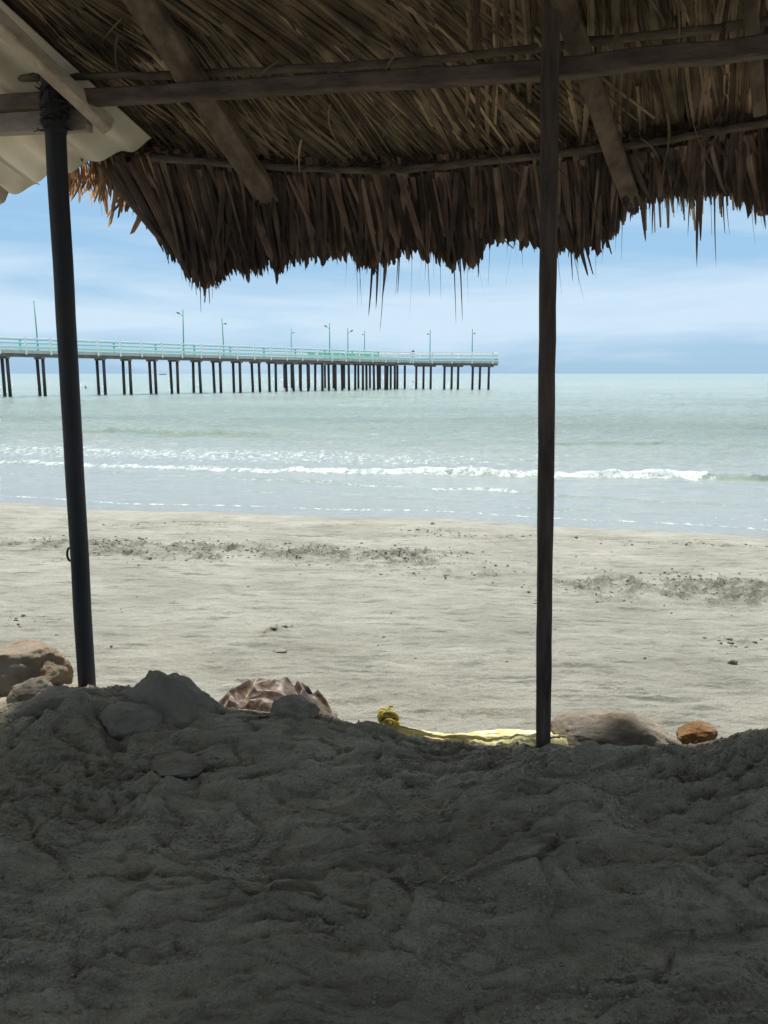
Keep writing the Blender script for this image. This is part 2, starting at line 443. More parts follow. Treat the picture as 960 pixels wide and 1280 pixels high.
def ground(x, y, fine=True):
    """height of the sand over the plan position"""
    sY = shoreY(x)
    s = (sY - y) / math.sqrt(1 + sh_m ** 2)
    # beach: wet slope, then a nearly even rise
    beach = -0.03 + 0.052 * s + .02 * sstep(0, 2.5, s)
    beach = np.where(s < 0, -.03 + s * .06, beach)
    d = postY(x) - y            # >0 : inside the shelter
    xc = np.clip(x, -3.2, 3.2)
    crest = 0.690 + .010 * np.sin(xc * 2.1)
    inner = crest - .05 * sstep(.1, 1.0, d) - .02 * sstep(.8, 2.2, d)
    k = sstep(-.55, .10, d + .10 * pn(x * 1.3, y * 1.3, 3))
    z = beach * (1 - k) + inner * k
    # mounds heaped along the crest
    z = z + .04 * gauss(x, y, -1.08, 3.45, .22, .16)          # pointed mound between post and sack
    z = z + .05 * gauss(x, y, -1.20, 3.40, .36, .16)
    z = z + .02 * gauss(x, y, -1.62, 3.28, .30, .18)
    z = z + .05 * gauss(x, y, -.62, 3.20, .28, .13)
    z = z + .035 * gauss(x, y, -.22, 3.12, .25, .16)
    z = z - .085 * gauss(x, y, .38, 3.20, .42, .34)
    z = z + .20 * gauss(x, y, 1.66, 2.90, .38, .28)
    z = z + .03 * gauss(x, y, .95, 2.90, .35, .14)
    z = z + .04 * gauss(x, y, .75, 2.72, .14, .12)
    z = z - .06 * gauss(x, y, -1.95, 3.0, .22, .14)
    z = z + .02 * gauss(x, y, -1.62, 3.22, .22, .07) + .02 * gauss(x, y, -1.10, 3.18, .20, .07) + .02 * gauss(x, y, -.86, 3.36, .10, .10)
    z = z + .03 * gauss(x, y, 1.05, 3.0, .26, .07) + .03 * gauss(x, y, -.45, 3.30, .12, .06) + .05 * gauss(x, y, -1.42, 3.34, .09, .08)
    inside = sstep(-.30, .15, d)
    near = sstep(9, 6, np.abs(x))
    if fine:
        wx = x + .09 * pn(x * 1.6, y * 1.6, 21) + .016 * pn(x * 8, y * 8, 22)
        wy = y + .09 * pn(x * 1.6, y * 1.6, 23) + .016 * pn(x * 8, y * 8, 24)
        rot = wx * .28
        h = .045 * fbm(wx * 1.2, wy * 1.7, 2, 31)
        def sharp(u, v, sd):
            return np.clip(1 - np.abs(pn(u, v, sd)) * 2.6, 0, 1) ** 2.2
        patch = sstep(-.25, .45, pn(x * 1.1 + 4, y * 1.5, 41) + .35 * pn(x * 3.1, y * 4.2, 42))
        h = h + .022 * sharp(wx * 1.1, (wy + rot) * 3.0, 35) + .020 * sharp(wx * 1.5 + 9, (wy - rot * .8) * 3.6, 36)
        h = h + .012 * sharp(wx * 2.2, (wy + rot * .5) * 7.5, 38) * (.4 + patch) + .009 * sharp(wx * 3.6, (wy - rot * .6) * 10, 39) * (.3 + patch)
        # slumped ledges: steep on one side
        q = fbm(wx * 1.1 + 7, (wy - rot) * 2.3, 2, 37); st = np.abs((q * 2.0) % 1.0)
        h = h + .017 * (sstep(0, .90, st) - sstep(.95, 1.0, st))
        q = fbm(wx * 1.9 + 3, (wy + rot * .6) * 4.1, 2, 40); st = np.abs((q * 1.7 + .3) % 1.0)
        h = h + .010 * (sstep(0, .90, st) - sstep(.95, 1.0, st))
        feet = np.zeros_like(h)
        for (fx, fy, fa, fs, fd) in FEET:
            m = (np.abs(x - fx) < .35) & (np.abs(y - fy) < .35)
            if not m.any(): continue
            X = wx[m] - fx; Y_ = wy[m] - fy
            c, s_ = math.cos(fa), math.sin(fa)
            u = (X * c + Y_ * s_) / (.135 * fs); v = (-X * s_ + Y_ * c) / (.058 * fs)
            rr = np.sqrt(u * u + v * v)
            dep = -fd * (1 - sstep(.55, 1.0, rr)) + fd * .45 * np.exp(-((rr - 1.18) / .22) ** 2) * (1 + .8 * u)
            feet[m] += dep
        h = h + feet * (.8 + .5 * pn(x * 11, y * 11, 71))
        edge = sstep(2.0, 3.0, y)
        h = h + (.0050 * (ridge(x * 8, y * 16, 3, 45, .6) - .8) + .0062 * fbm(x * 22, y * 30, 2, 49, .75)) * (.30 + .95 * patch * (.6 + .7 * edge))
        h = h + .0030 * fbm(x * 38, y * 44, 2, 51, .7)
        # prints of a ribbed sole near the viewer
        for (fx, fy, fa) in ((.36, 1.80, .5), (.66, 1.93, .35), (.95, 1.78, .2), (.20, 1.98, .6), (-.7, 1.9, 1.2)):
            m = (np.abs(x - fx) < .3) & (np.abs(y - fy) < .3)
            if not m.any(): continue
            X, Y_ = x[m] - fx, y[m] - fy; c, s_ = math.cos(fa), math.sin(fa)
            u = X * c + Y_ * s_; v = -X * s_ + Y_ * c
            inn = 1 - sstep(.75, 1.0, np.sqrt((u / .145) ** 2 + (v / .055) ** 2))
            hh = h[m]; h[m] = hh + inn * (-.012 - .5 * (hh - hh.mean()) + .0045 * np.sin((u + .3 * v) * 2 * np.pi / .026))
        z = z + h * inside * near * (.68 + .45 * sstep(1.7, 2.7, y))
    # open beach: low undulations, wind ripples, churned bands
    ob = (1 - inside) * sstep(.25, 1.8, s)
    z = z + ob * (.016 * fbm(x * .7, y * 1.1, 3, 61) + .013 * ridge(x * 1.3 + .4 * pn(x, y, 62), y * 4.2, 3, 63, .65) + .0045 * fbm(x * 12, y * 16, 2, 66))
    ch = churn(x, y)
    z = z + (1 - inside) * ch * (.034 * (ridge(x * 4.5, y * 4.5, 3, 67, .6) - .7) + .030 * fbm(x * 14, y * 14, 3, 69, .7))
    return z

CH = []
for (px, py, rx, ry, a) in ((100, 672, .9, .30, 1.), (190, 678, 1.3, .33, 1.), (255, 690, .9, .20, .7), (345, 678, 1.1, .35, 1.), (430, 682, 1.4, .28, 1.),
                            (500, 690, 1.0, .3, .8), (540, 710, .9, .25, .6), (745, 722, .6, .4, .8), (720, 735, .7, .25, .5), (870, 722, .6, .34, 1.),
                            (925, 732, .9, .4, 1.1), (975, 735, 1.2, .4, 1.1), (20, 668, 1.2, .3, .7), (541, 648, .28, .10, 1.3), (345, 798, .10, .06, 1.),
                            (925, 808, .18, .05, 1.), (900, 808, .08, .05, .7), (205, 640, 1.2, .09, .45), (620, 655, 2.0, .10, .5), (850, 662, 1.5, .1, .5), (10, 785, .4, .12, .6)):
    p = atZ(px, py, .3)
    CH.append((p.x, p.y, rx * .85, ry * 1.35, a))
def churn(x, y):
    c = 0
    for (cx, cy, rx, ry, a) in CH:
        c = c + a * gauss(x, y, cx, cy, rx, ry)
    c = c * (.62 + 1.2 * pn(x * 1.6, y * 2.0, 81) + 1.1 * pn(x * 5, y * 5, 83))
    return np.clip(c * 1.15 - .1, 0, 1.25)

def H(x, y):
    return float(ground(np.array([float(x)]), np.array([float(y)]))[0])

def axis(core0, core1, step, lo, hi, g=1.12, mx=3.0):
    a = list(np.arange(core0, core1, step))
    s = step; v = a[0]; left = []
    while v > lo:
        s = min(s * g, mx); v -= s; left.append(v)
    s = step; v = a[-1]; right = []
    while v < hi:
        s = min(s * g, mx); v += s; right.append(v)
    return np.array(left[::-1] + a + right)

# ------------------------------------------------------------------ sand
def grid_faces(nx, ny):
    i = np.arange(nx - 1)[None, :] + np.arange(ny - 1)[:, None] * nx
    return np.stack([i, i + 1, i + nx + 1, i + nx], -1).reshape(-1, 4)

xs = axis(-2.15, 2.15, .0085, -70, 70, 1.018, 3.0)
ys1 = np.arange(1.30, 3.95, .0085)
ys0 = []
v, s_ = 1.30, .0085
while v > -14:
    s_ = min(s_ * 1.12, 1.0); v -= s_; ys0.append(v)
ys2 = []
v, s_ = ys1[-1], .0085
while v < 26:
    s_ = min(s_ * 1.012, .045) if v < 17 else min(s_ * 1.2, 1.5)
    v += s_; ys2.append(v)
ys = np.concatenate([ys0[::-1], ys1, ys2])
GX, GY = np.meshgrid(xs, ys)
GZ = ground(GX, GY)
sY = shoreY(GX)
sd_ = (sY - GY)
wet = (1 - sstep(-.2, 2.1, sd_ + .30 * pn(GX * .6, GY * 1.5, 91) + .12 * pn(GX * 2.6, GY * 3, 92)))
M_, n, l, b = new_mat('grey_beach_sand')
t = n.new('ShaderNodeTexCoord')
def nz(sc, det, rg=.6, st=(1, 1, 1)):
    mp = n.new('ShaderNodeMapping'); mp.inputs['Scale'].default_value = st
    l.new(t.outputs['Object'], mp.inputs[0])
    a = n.new('ShaderNodeTexNoise'); a.inputs['Scale'].default_value = sc; a.inputs['Detail'].default_value = det; a.inputs['Roughness'].default_value = rg
    l.new(mp.outputs[0], a.inputs['Vector']); return a
a1 = nz(.9, 8, .6, (1, 1.8, 1)); a2 = nz(150, 3); a3 = nz(9, 6, .65); a4 = nz(38, 6, .7)
r1 = ramp(n, [(.32, (.22, .215, .178)), (.5, (.275, .270, .228)), (.68, (.32, .314, .268))])
l.new(a1.outputs['Fac'], r1.inputs[0])
r2 = ramp(n, [(.3, (.72, .72, .72)), (.5, (1, 1, 1)), (.75, (1.18, 1.18, 1.18))])
l.new(a2.outputs['Fac'], r2.inputs[0])
m1 = n.new('ShaderNodeMix'); m1.data_type = 'RGBA'; m1.blend_type = 'MULTIPLY'; m1.inputs[0].default_value = 1
a7 = nz(5.5, 8, .72, (.45, 2.2, 1)); r7 = ramp(n, [(.36, (.55, .55, .55)), (.45, (.90, .90, .90)), (.66, (1.16, 1.16, 1.16))]); l.new(a7.outputs['Fac'], r7.inputs[0])
m0 = n.new('ShaderNodeMix'); m0.data_type = 'RGBA'; m0.blend_type = 'MULTIPLY'; m0.inputs[0].default_value = 1
l.new(r1.outputs[0], m0.inputs[6]); l.new(r7.outputs[0], m0.inputs[7])
l.new(m0.outputs[2], m1.inputs[6]); l.new(r2.outputs[0], m1.inputs[7])
# brown stains here and there
r3 = ramp(n, [(.60, (0, 0, 0)), (.74, (1, 1, 1))]); a5 = nz(2.6, 7, .7); l.new(a5.outputs['Fac'], r3.inputs[0])
m2 = n.new('ShaderNodeMix'); m2.data_type = 'RGBA'
f2 = n.new('ShaderNodeMath'); f2.operation = 'MULTIPLY'; f2.inputs[1].default_value = .35; l.new(r3.outputs[0], f2.inputs[0])
l.new(f2.outputs[0], m2.inputs[0]); l.new(m1.outputs[2], m2.inputs[6]); m2.inputs[7].default_value = (.20, .15, .095, 1)
wa = n.new('ShaderNodeAttribute'); wa.attribute_name = 'wet'
ca = n.new('ShaderNodeAttribute'); ca.attribute_name = 'churn'
da = n.new('ShaderNodeAttribute'); da.attribute_name = 'shade_lift'
m3 = n.new('ShaderNodeMix'); m3.data_type = 'RGBA'; m3.blend_type = 'MULTIPLY'
fc = n.new('ShaderNodeMath'); fc.operation = 'MULTIPLY'; l.new(ca.outputs['Fac'], fc.inputs[0])
r5 = ramp(n, [(.42, (0, 0, 0)), (.58, (1, 1, 1))]); a6 = nz(7, 6, .7); l.new(a6.outputs['Fac'], r5.inputs[0]); l.new(r5.outputs[0], fc.inputs[1])
l.new(fc.outputs[0], m3.inputs[0]); l.new(m2.outputs[2], m3.inputs[6]); m3.inputs[7].default_value = (.62, .60, .58, 1)
m4 = n.new('ShaderNodeMix'); m4.data_type = 'RGBA'; m4.blend_type = 'MULTIPLY'
l.new(wa.outputs['Fac'], m4.inputs[0]); l.new(m3.outputs[2], m4.inputs[6]); m4.inputs[7].default_value = (.54, .52, .51, 1)
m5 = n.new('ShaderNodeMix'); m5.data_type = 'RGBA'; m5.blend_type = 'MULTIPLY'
l.new(da.outputs['Fac'], m5.inputs[0]); l.new(m4.outputs[2], m5.inputs[6]); m5.inputs[7].default_value = (1.46, 1.26, 1.09, 1)  # sand under the roof painted lighter and warmer to lift its shade
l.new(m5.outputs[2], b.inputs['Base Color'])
rr = n.new('ShaderNodeMapRange'); rr.inputs['To Min'].default_value = .95; rr.inputs['To Max'].default_value = .33
l.new(wa.outputs['Fac'], rr.inputs['Value']); l.new(rr.outputs[0], b.inputs['Roughness'])
b.inputs['Specular IOR Level'].default_value = .2
bs = n.new('ShaderNodeMath'); bs.operation = 'SUBTRACT'; bs.inputs[0].default_value = 1.0; l.new(wa.outputs['Fac'], bs.inputs[1])
b1 = n.new('ShaderNodeBump'); b1.inputs['Distance'].default_value = .034
b2 = n.new('ShaderNodeBump'); b2.inputs['Distance'].default_value = .003
l.new(bs.outputs[0], b1.inputs['Strength']); l.new(bs.outputs[0], b2.inputs['Strength'])
l.new(a4.outputs['Fac'], b1.inputs['Height']); l.new(a2.outputs['Fac'], b2.inputs['Height'])
# crumbly relief: strong in the trodden sand under the roof and where the beach is churned
a8 = nz(17, 8, .62, (1, 1.6, 1)); a8.noise_type = 'RIDGED_MULTIFRACTAL'
b0 = n.new('ShaderNodeBump'); b0.inputs['Distance'].default_value = .017
sm = n.new('ShaderNodeMath'); sm.operation = 'MAXIMUM'; l.new(da.outputs['Fac'], sm.inputs[0]); l.new(ca.outputs['Fac'], sm.inputs[1])
sm2 = n.new('ShaderNodeMath'); sm2.operation = 'MULTIPLY_ADD'; sm2.inputs[1].default_value = .85; sm2.inputs[2].default_value = .15; l.new(sm.outputs[0], sm2.inputs[0])
sm3 = n.new('ShaderNodeMath'); sm3.operation = 'MULTIPLY'; l.new(sm2.outputs[0], sm3.inputs[0]); l.new(bs.outputs[0], sm3.inputs[1])
l.new(sm3.outputs[0], b0.inputs['Strength']); l.new(a8.outputs['Fac'], b0.inputs['Height']); bW = n.new('ShaderNodeBump'); bW.inputs['Distance'].default_value = .03; l.new(bs.outputs[0], bW.inputs['Strength']); l.new(a7.outputs['Fac'], bW.inputs['Height']); l.new(bW.outputs[0], b0.inputs['Normal'])
l.new(b0.outputs[0], b1.inputs['Normal'])
l.new(b1.outputs[0], b2.inputs['Normal']); l.new(b2.outputs[0], b.inputs['Normal'])
M_SAND = M_
shade_lift = sstep(-.45, .05, postY(GX) - GY + .12 * pn(GX * 3, GY * 3, 95)) * .9  # mask of the lightened sand colour under the roof, also drives crumbly relief
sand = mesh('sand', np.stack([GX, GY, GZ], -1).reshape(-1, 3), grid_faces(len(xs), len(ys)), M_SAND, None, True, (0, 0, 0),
            {'wet': wet.ravel(), 'churn': (churn(GX, GY) * (1 - shade_lift)).ravel(), 'shade_lift': shade_lift.ravel()})
tag(sand, kind='structure')

# ------------------------------------------------------------------ sea
yy = [8.5]
while yy[-1] < 42: yy.append(yy[-1] + .045 + .0016 * max(0, yy[-1] - 18))
while yy[-1] < 9000: yy.append(yy[-1] * 1.0068 if yy[-1] < 300 else yy[-1] * 1.05)
yy = np.array(yy)
tt = np.concatenate([-np.linspace(4, .85, 40)[:-1], np.linspace(-.85, .85, 620), np.linspace(.85, 4, 40)[1:]])
TX, WY = np.meshgrid(tt, yy)
WX = TX * (WY + 4)
far_at = 1 / (1 + (WY / 130.) ** 2)
xw = WX + 1.6 * pn(WX * .12, WY * .12, 101); yw = WY + 1.6 * pn(WX * .12, WY * .12, 102)
sea_d = WY - shoreY(WX)         # metres off the shore
shal = sstep(.0, 14, sea_d)
hw = .06 * pn(xw * .25, yw * .65, 103) + .050 * (ridge(xw * .50, yw * 1.4, 2, 104, .5) - .9) + .030 * pn(xw * 1.3, yw * 3.0, 106) + .014 * pn(xw * 3.1, yw * 6.0, 107) * (WY < 60)
hw = hw * (.18 + .82 * shal) * np.clip(far_at * 1.3, 0, 1)
mid = sstep(3, 9, sea_d)
hw = hw + .007 * fbm(xw * 3.4, yw * 6, 2, 108) * (1 - sstep(30, 60, WY)) * (.35 + .65 * mid)
foam = np.zeros_like(hw)
crestm = np.zeros_like(hw)
def line(pts, Zs=0.03):
    w_ = [atZ(px, py, Zs) for px, py in pts]
    w_.sort(key=lambda p: p.x)
    return np.array([p.x for p in w_]), np.array([p.y for p in w_])
def breaker(pts, amp, wf, wb, foam_pts=None, fw=.5, fa=1.0, trail=0., seed=0):
    """a steep-faced swell along a line, face towards the beach, with foam riding it"""
    global hw, foam, crestm
    lx, ly = line(pts)
    order = np.argsort(lx); lx = lx[order]; ly = ly[order]
    # extend to the sides with the slope of the shore
    lx = np.concatenate([[lx[0] - 30], lx, [lx[-1] + 30]])
    ly = np.concatenate([[ly[0] - sh_m * 30], ly, [ly[-1] + sh_m * 30]])
    c = np.interp(WX, lx, ly) + .14 * pn(WX * 1.1, WY * 1.4, 115 + seed) + .10 * pn(WX * 3.2, WY * 3.2, 116 + seed) + .25 * pn(WX * .5, WX * 0 + seed, 111 + seed) + .10 * pn(WX * 2.1, WX * 0 + seed, 121 + seed)
    dd = WY - c
    prof = np.where(dd < 0, np.exp(-(dd / wf) ** 2), np.exp(-(dd / wb) ** 2))
    px = 480 + WX / (WY * math.cos(PITCH) + (CAM_H) * math.sin(PITCH)) * F
    am = 1.0
    if foam_pts:
        am = np.interp(px, [q[0] for q in foam_pts], [q[2] for q in foam_pts])
    A = amp * am * (1 + .5 * pn(WX * .4, WY * 0 + seed, 131) + .5 * pn(WX * 2.7, WY * 2 + seed, 133))
    if seed != 1: A = A * sstep(-.75, .1, pn(WX * .45, WY * 0 + seed * 3.3, 137))
    hw = hw + A * prof
    crestm = np.maximum(crestm, np.exp(-((dd + wf * 1.1) / (wf * 1.1)) ** 2) * np.clip(am * amp / .06, 0, 1.2))
    if foam_pts:
        fm = np.interp(px, [q[0] for q in foam_pts], [q[1] for q in foam_pts])
        f = np.exp(-((dd + .10) / fw) ** 2) * fa
        if trail:
            f = f + trail * np.where(dd > 0, np.exp(-dd / 1.1), 0)
        foam = np.maximum(foam, f * fm)
# (px, foam, height) along each
breaker([(0, 576), (110, 580), (250, 585), (480, 590), (690, 593), (880, 596), (960, 598)], .125, .14, .50,
        [(-400, .5, .2), (0, .55, .25), (200, .60, .28), (330, .68, .35), (480, .72, .6), (600, .85, .9), (870, .92, 1.0), (905, .08, 1.0), (1100, 0, 1.0), (1500, .8, .8)], .20, 1.1, .46, 1)
breaker([(0, 590), (110, 588), (240, 592), (380, 600), (480, 604), (620, 611), (760, 621), (960, 629)], .040, .10, .40,
        [(-300, .2, .8), (100, .25, .9), (350, .35, .9), (470, .55, .9), (620, .75, 1.), (680, .25, 1.), (800, .3, .6), (960, .1, .3)], .12, 1.0, 0.1, 2)
breaker([(80, 536), (210, 541), (320, 543), (400, 546)], .13, .5, 1.3,
        [(20, 0, 0), (90, .25, .5), (150, .35, 1), (240, .25, 1), (310, .35, 1), (350, .0, .2), (420, .0, .05), (1100, 0, 0), (1300, .3, .8), (1600, 0, 0)], .25, .75, 0, 3)
breaker([(300, 560), (480, 556), (560, 548), (700, 552), (830, 553), (960, 556)], .06, .4, 1.0,
        [(380, 0, 0), (520, .05, .6), (640, .12, .7), (740, .15, 1), (830, .15, 1), (900, .05, .5), (1200, .05, .5)], .2, .7, 0, 4)
breaker([(0, 606), (300, 612), (480, 618), (700, 634), (960, 646)], .018, .07, .3,
        [(-100, .1, .6), (200, .15, .8), (480, .2, .8), (700, .25, 1.), (960, .25, 1.)], .10, .8, 0, 5)
breaker([(0, 560), (250, 566), (480, 571), (700, 575), (960, 578)], .030, .25, .5,
        [(-200, .8, 1), (0, .85, 1), (200, .9, 1), (400, .85, 1), (560, .6, .8), (680, .3, .5), (960, .15, .4)], 1.7, .56, 0, 6)
# swash edge
sw = np.exp(-((sea_d - .10) / .07) ** 2) * .62
foam = np.maximum(foam, sw)
# edge film rises with the sand
film = sstep(1.2, 0, sea_d)
hw = hw * (1 - .8 * film) + .004
deep = sstep(2, 26, sea_d)

M_, n, l, b = new_mat('sea_water')
t = n.new('ShaderNodeTexCoord')
fa_ = n.new('ShaderNodeAttribute'); fa_.attribute_name = 'foam'
dp = n.new('ShaderNodeAttribute'); dp.attribute_name = 'deep'
cr = n.new('ShaderNodeAttribute'); cr.attribute_name = 'crest'
c1 = nz(.05, 5, .6, (1, 2.2, 1))
rd = ramp(n, [(.35, (.170, .222, .198)), (.65, (.225, .28, .25))]); l.new(c1.outputs['Fac'], rd.inputs[0])
mxa = n.new('ShaderNodeMix'); mxa.data_type = 'RGBA'
l.new(dp.outputs['Fac'], mxa.inputs[0]); mxa.inputs[6].default_value = (.19, .215, .215, 1); l.new(rd.outputs[0], mxa.inputs[7])
mxb = n.new('ShaderNodeMix'); mxb.data_type = 'RGBA'
fcr = n.new('ShaderNodeMath'); fcr.operation = 'MULTIPLY'; fcr.inputs[1].default_value = .85; l.new(cr.outputs['Fac'], fcr.inputs[0])
l.new(fcr.outputs[0], mxb.inputs[0]); l.new(mxa.outputs[2], mxb.inputs[6]); mxb.inputs[7].default_value = (.14, .19, .145, 1)
l.new(mxb.outputs[2], b.inputs['Base Color'])
b.inputs['Roughness'].default_value = .16
b.inputs['IOR'].default_value = 1.33
w1 = nz(1.3, 9, .74, (1, 2.4, 1)); w2 = nz(7, 6, .7, (1, 2.0, 1))
bA = n.new('ShaderNodeBump'); bA.inputs['Distance'].default_value = .30; bA.inputs['Strength'].default_value = .75
bB = n.new('ShaderNodeBump'); bB.inputs['Distance'].default_value = .06; bB.inputs['Strength'].default_value = .7
l.new(w1.outputs['Fac'], bA.inputs['Height']); l.new(w2.outputs['Fac'], bB.inputs['Height'])
sA = n.new('ShaderNodeMapRange'); sA.inputs['To Min'].default_value = .26; sA.inputs['To Max'].default_value = .9
l.new(dp.outputs['Fac'], sA.inputs['Value']); l.new(sA.outputs[0], bA.inputs['Strength'])
l.new(bA.outputs[0], bB.inputs['Normal']); l.new(bB.outputs[0], b.inputs['Normal'])
# foam: broken up by noise
fn = nz(6.0, 10, .88, (1, .55, 1))
fadd = n.new('ShaderNodeMath'); fadd.operation = 'ADD'; l.new(fa_.outputs['Fac'], fadd.inputs[0])
fsc = n.new('ShaderNodeMath'); fsc.operation = 'MULTIPLY'; fsc.inputs[1].default_value = 6.0; l.new(fn.outputs['Fac'], fsc.inputs[0])
l.new(fsc.outputs[0], fadd.inputs[1])
fm = n.new('ShaderNodeMapRange'); fm.inputs['From Min'].default_value = 3.55; fm.inputs['From Max'].default_value = 4.0
l.new(fadd.outputs[0], fm.inputs['Value'])
gate = n.new('ShaderNodeMapRange'); gate.inputs['From Min'].default_value = .03; gate.inputs['From Max'].default_value = .2
l.new(fa_.outputs['Fac'], gate.inputs['Value'])
fg = n.new('ShaderNodeMath'); fg.operation = 'MULTIPLY'; l.new(fm.outputs[0], fg.inputs[0]); l.new(gate.outputs[0], fg.inputs[1])
fb = n.new('ShaderNodeBsdfPrincipled'); fb.inputs['Base Color'].default_value = (.58, .61, .61, 1); fb.inputs['Roughness'].default_value = .7
fbb = n.new('ShaderNodeBump'); fbb.inputs['Distance'].default_value = .06; l.new(fn.outputs['Fac'], fbb.inputs['Height']); l.new(fbb.outputs[0], fb.inputs['Normal'])
ms = n.new('ShaderNodeMixShader'); l.new(fg.outputs[0], ms.inputs[0]); l.new(b.outputs[0], ms.inputs[1]); l.new(fb.outputs[0], ms.inputs[2])
l.new(ms.outputs[0], n['Material Output'].inputs['Surface'])
sea = mesh('sea', np.stack([WX, WY, hw], -1).reshape(-1, 3), grid_faces(len(tt), len(yy)), M_, None, True, (0, 0, 0),
           {'foam': foam.ravel(), 'deep': deep.ravel(), 'crest': crestm.ravel()})
tag(sea, kind='structure')

# ------------------------------------------------------------------ pier
P0 = Vector((-39.0, 78.4, 0)); P1 = Vector((3.0, 117.0, 0))
pd = (P1 - P0).normalized(); pn_ = Vector((-pd.y, pd.x, 0))
T0 = Vector((-17.5, 129.5, 0)); T1 = Vector((16.2, 113.7, 0))
td = (T1 - T0).normalized(); tn = Vector((-td.y, td.x, 0))
def deckz(p):
    return float(np.interp(p.x, [-60, -39, 16], [4.95, 4.66, 4.10]))
pier = empty('pier', P1, 'long concrete pier on dark piles with white and turquoise railings over the sea', 'pier')
def run(a, b_, n_, off, w_):
    return [a.lerp(b_, i / n_) + off for i in range(n_ + 1)]
def deck_slab(a, b_, width, thick_top, side_name):
    nrm = Vector((-(b_ - a).normalized().y, (b_ - a).normalized().x, 0))
    m1_, m2_ = MB(), MB()
    K = 12
    for i in range(K):
        p, q = a.lerp(b_, i / K), a.lerp(b_, (i + 1) / K)
        for mb, wd, t0_, t1_ in ((m1_, width, -.34, 0), (m2_, width * .86, -.66, -.343)):
            vs = []
            for r_ in (p, q):
                for sgn in (-1, 1):
                    for tz in (t0_, t1_):
                        vs.append(r_ + nrm * sgn * wd / 2 + Vector((0, 0, deckz(r_) + tz)))
            mb.add(vs, [(0, 1, 5, 4), (2, 6, 7, 3), (1, 3, 7, 5), (0, 4, 6, 2)] + ([(0, 2, 3, 1)] if i == 0 else []) + ([(4, 5, 7, 6)] if i == K - 1 else []))
    m1_.build('deck', M_CONC, pier); m2_.build('deck_beam', M_DCONC, pier)
PA = P0 - pd * 22
deck_slab(PA, P1, 2.4, .34, '')
deck_slab(T0, T1, 2.6, .34, '')

def railing(a, b_, side, mat_top, mat_mid, mat_low, mat_post, step, hgt=1.15, seg_green=None):
    dr = (b_ - a).normalized(); nr = Vector((-dr.y, dr.x, 0)) * side
    Lg = (b_ - a).length; k = max(1, round(Lg / step))
    K = 10
    top = MB(); pts = [a.lerp(b_, i / K) + nr for i in range(K + 1)]
    def bars(mb, z0, hh, ww=.06):
        for i in range(K):
            p, q = pts[i] + Vector((0, 0, deckz(pts[i]) + z0)), pts[i + 1] + Vector((0, 0, deckz(pts[i + 1]) + z0))
            mb.beam(p, q, ww, hh)
    bars(top, hgt, .15, .10)
    ro = top.build('railing', mat_top, pier)
    mm = MB(); bars(mm, hgt * .66, .11); mm.build('rail', mat_mid, ro)
    mm = MB(); bars(mm, hgt * .22, .26); mm.build('rail', mat_low, ro)
    for i in range(k + 1):
        p = a.lerp(b_, i / k) + nr * 1.06
        pb = MB(); z = deckz(p)
        pb.beam(p + Vector((0, 0, z - .42)), p + Vector((0, 0, z + hgt + .12)), .17, .17, up=dr)
        pb.build('rail_post', mat_post, ro)
    return ro
railing(PA, P1, -1.22, M_WHITE, M_WHITE, M_AQUA, M_WHITE, 2.45)
railing(PA, P1 - pd * 4, 1.22, M_TEAL, M_TEAL, M_AQUA, M_TEAL, 4.9)
railing(T0, T1, -1.3, M_WHITE, M_WHITE, M_AQUA, M_WHITE, 3.0)
railing(T0, T1, 1.3, M_WHITE, M_LHEAD, M_GREEN, M_WHITE, 6.0)
# green boards on the far side of the junction
gb = MB()
ga, gb_ = P0.lerp(P1, .70), P0.lerp(P1, .93)
for i in range(9):
    p = ga.lerp(gb_, (i + .08) / 9) + pn_ * 1.17; q = ga.lerp(gb_, (i + .92) / 9) + pn_ * 1.17
    gb.beam(p + Vector((0, 0, deckz(p) + .45)), q + Vector((0, 0, deckz(q) + .45)), .04, .5)
gb.build('railing_panel', M_GREEN, pier)

def pile(p, top, r=.17, lean=0):
    m = MB()
    base_ = p + Vector((lean, 0, -1.2))
    m.tube([base_, p.lerp(p + Vector((0, 0, top)), .5) + Vector((lean * .4, 0, 0)), p + Vector((0, 0, top))], [r * 1.05, r, r], 8)
    m.build('pile', M_PILE, pier, True)
def t_at_px(px, a, b_):
    lo, hi = -1.0, 1.3
    for _ in range(50):
        mid_ = (lo + hi) / 2; p = a.lerp(b_, mid_)
        x = 480 + p.x / (p.y * math.cos(PITCH) + CAM_H * math.sin(PITCH)) * F
        if x < px: lo = mid_
        else: hi = mid_
    return (lo + hi) / 2
bent_px = [-38, 10, 53, 92, 128, 160, 192, 219, 247, 272, 297, 320, 341, 362, 381, 399, 415, 432, 449, 463, 477, 489]
caps = MB()
for i, px in enumerate(bent_px):
    tpar = t_at_px(px, P0, P1); p = P0.lerp(P1, tpar)
    for sgn in (-1, 1):
        q = p + pn_ * sgn * .78 + Vector((random.uniform(-.06, .06), 0, 0))
        pile(q, deckz(q) - .72, .17, random.uniform(-.08, .08))
    if px < 0: pass
    caps = MB(); caps.beam(p - pn_ * 1.15 + Vector((0, 0, deckz(p) - .76)), p + pn_ * 1.15 + Vector((0, 0, deckz(p) - .76)), .34, .20)
    caps.build('pile_cap', M_DCONC, pier)
for k in range(1, 5):
    p = P0 + (P0.lerp(P1, t_at_px(-38, P0, P1)) - P0) - pd * 3.6 * k
    for sgn in (-1, 1): pile(p + pn_ * sgn * .78, deckz(p) - .72)
trip = [(522, 531, 540), (557, 566, 574), (592, 601, 612)]
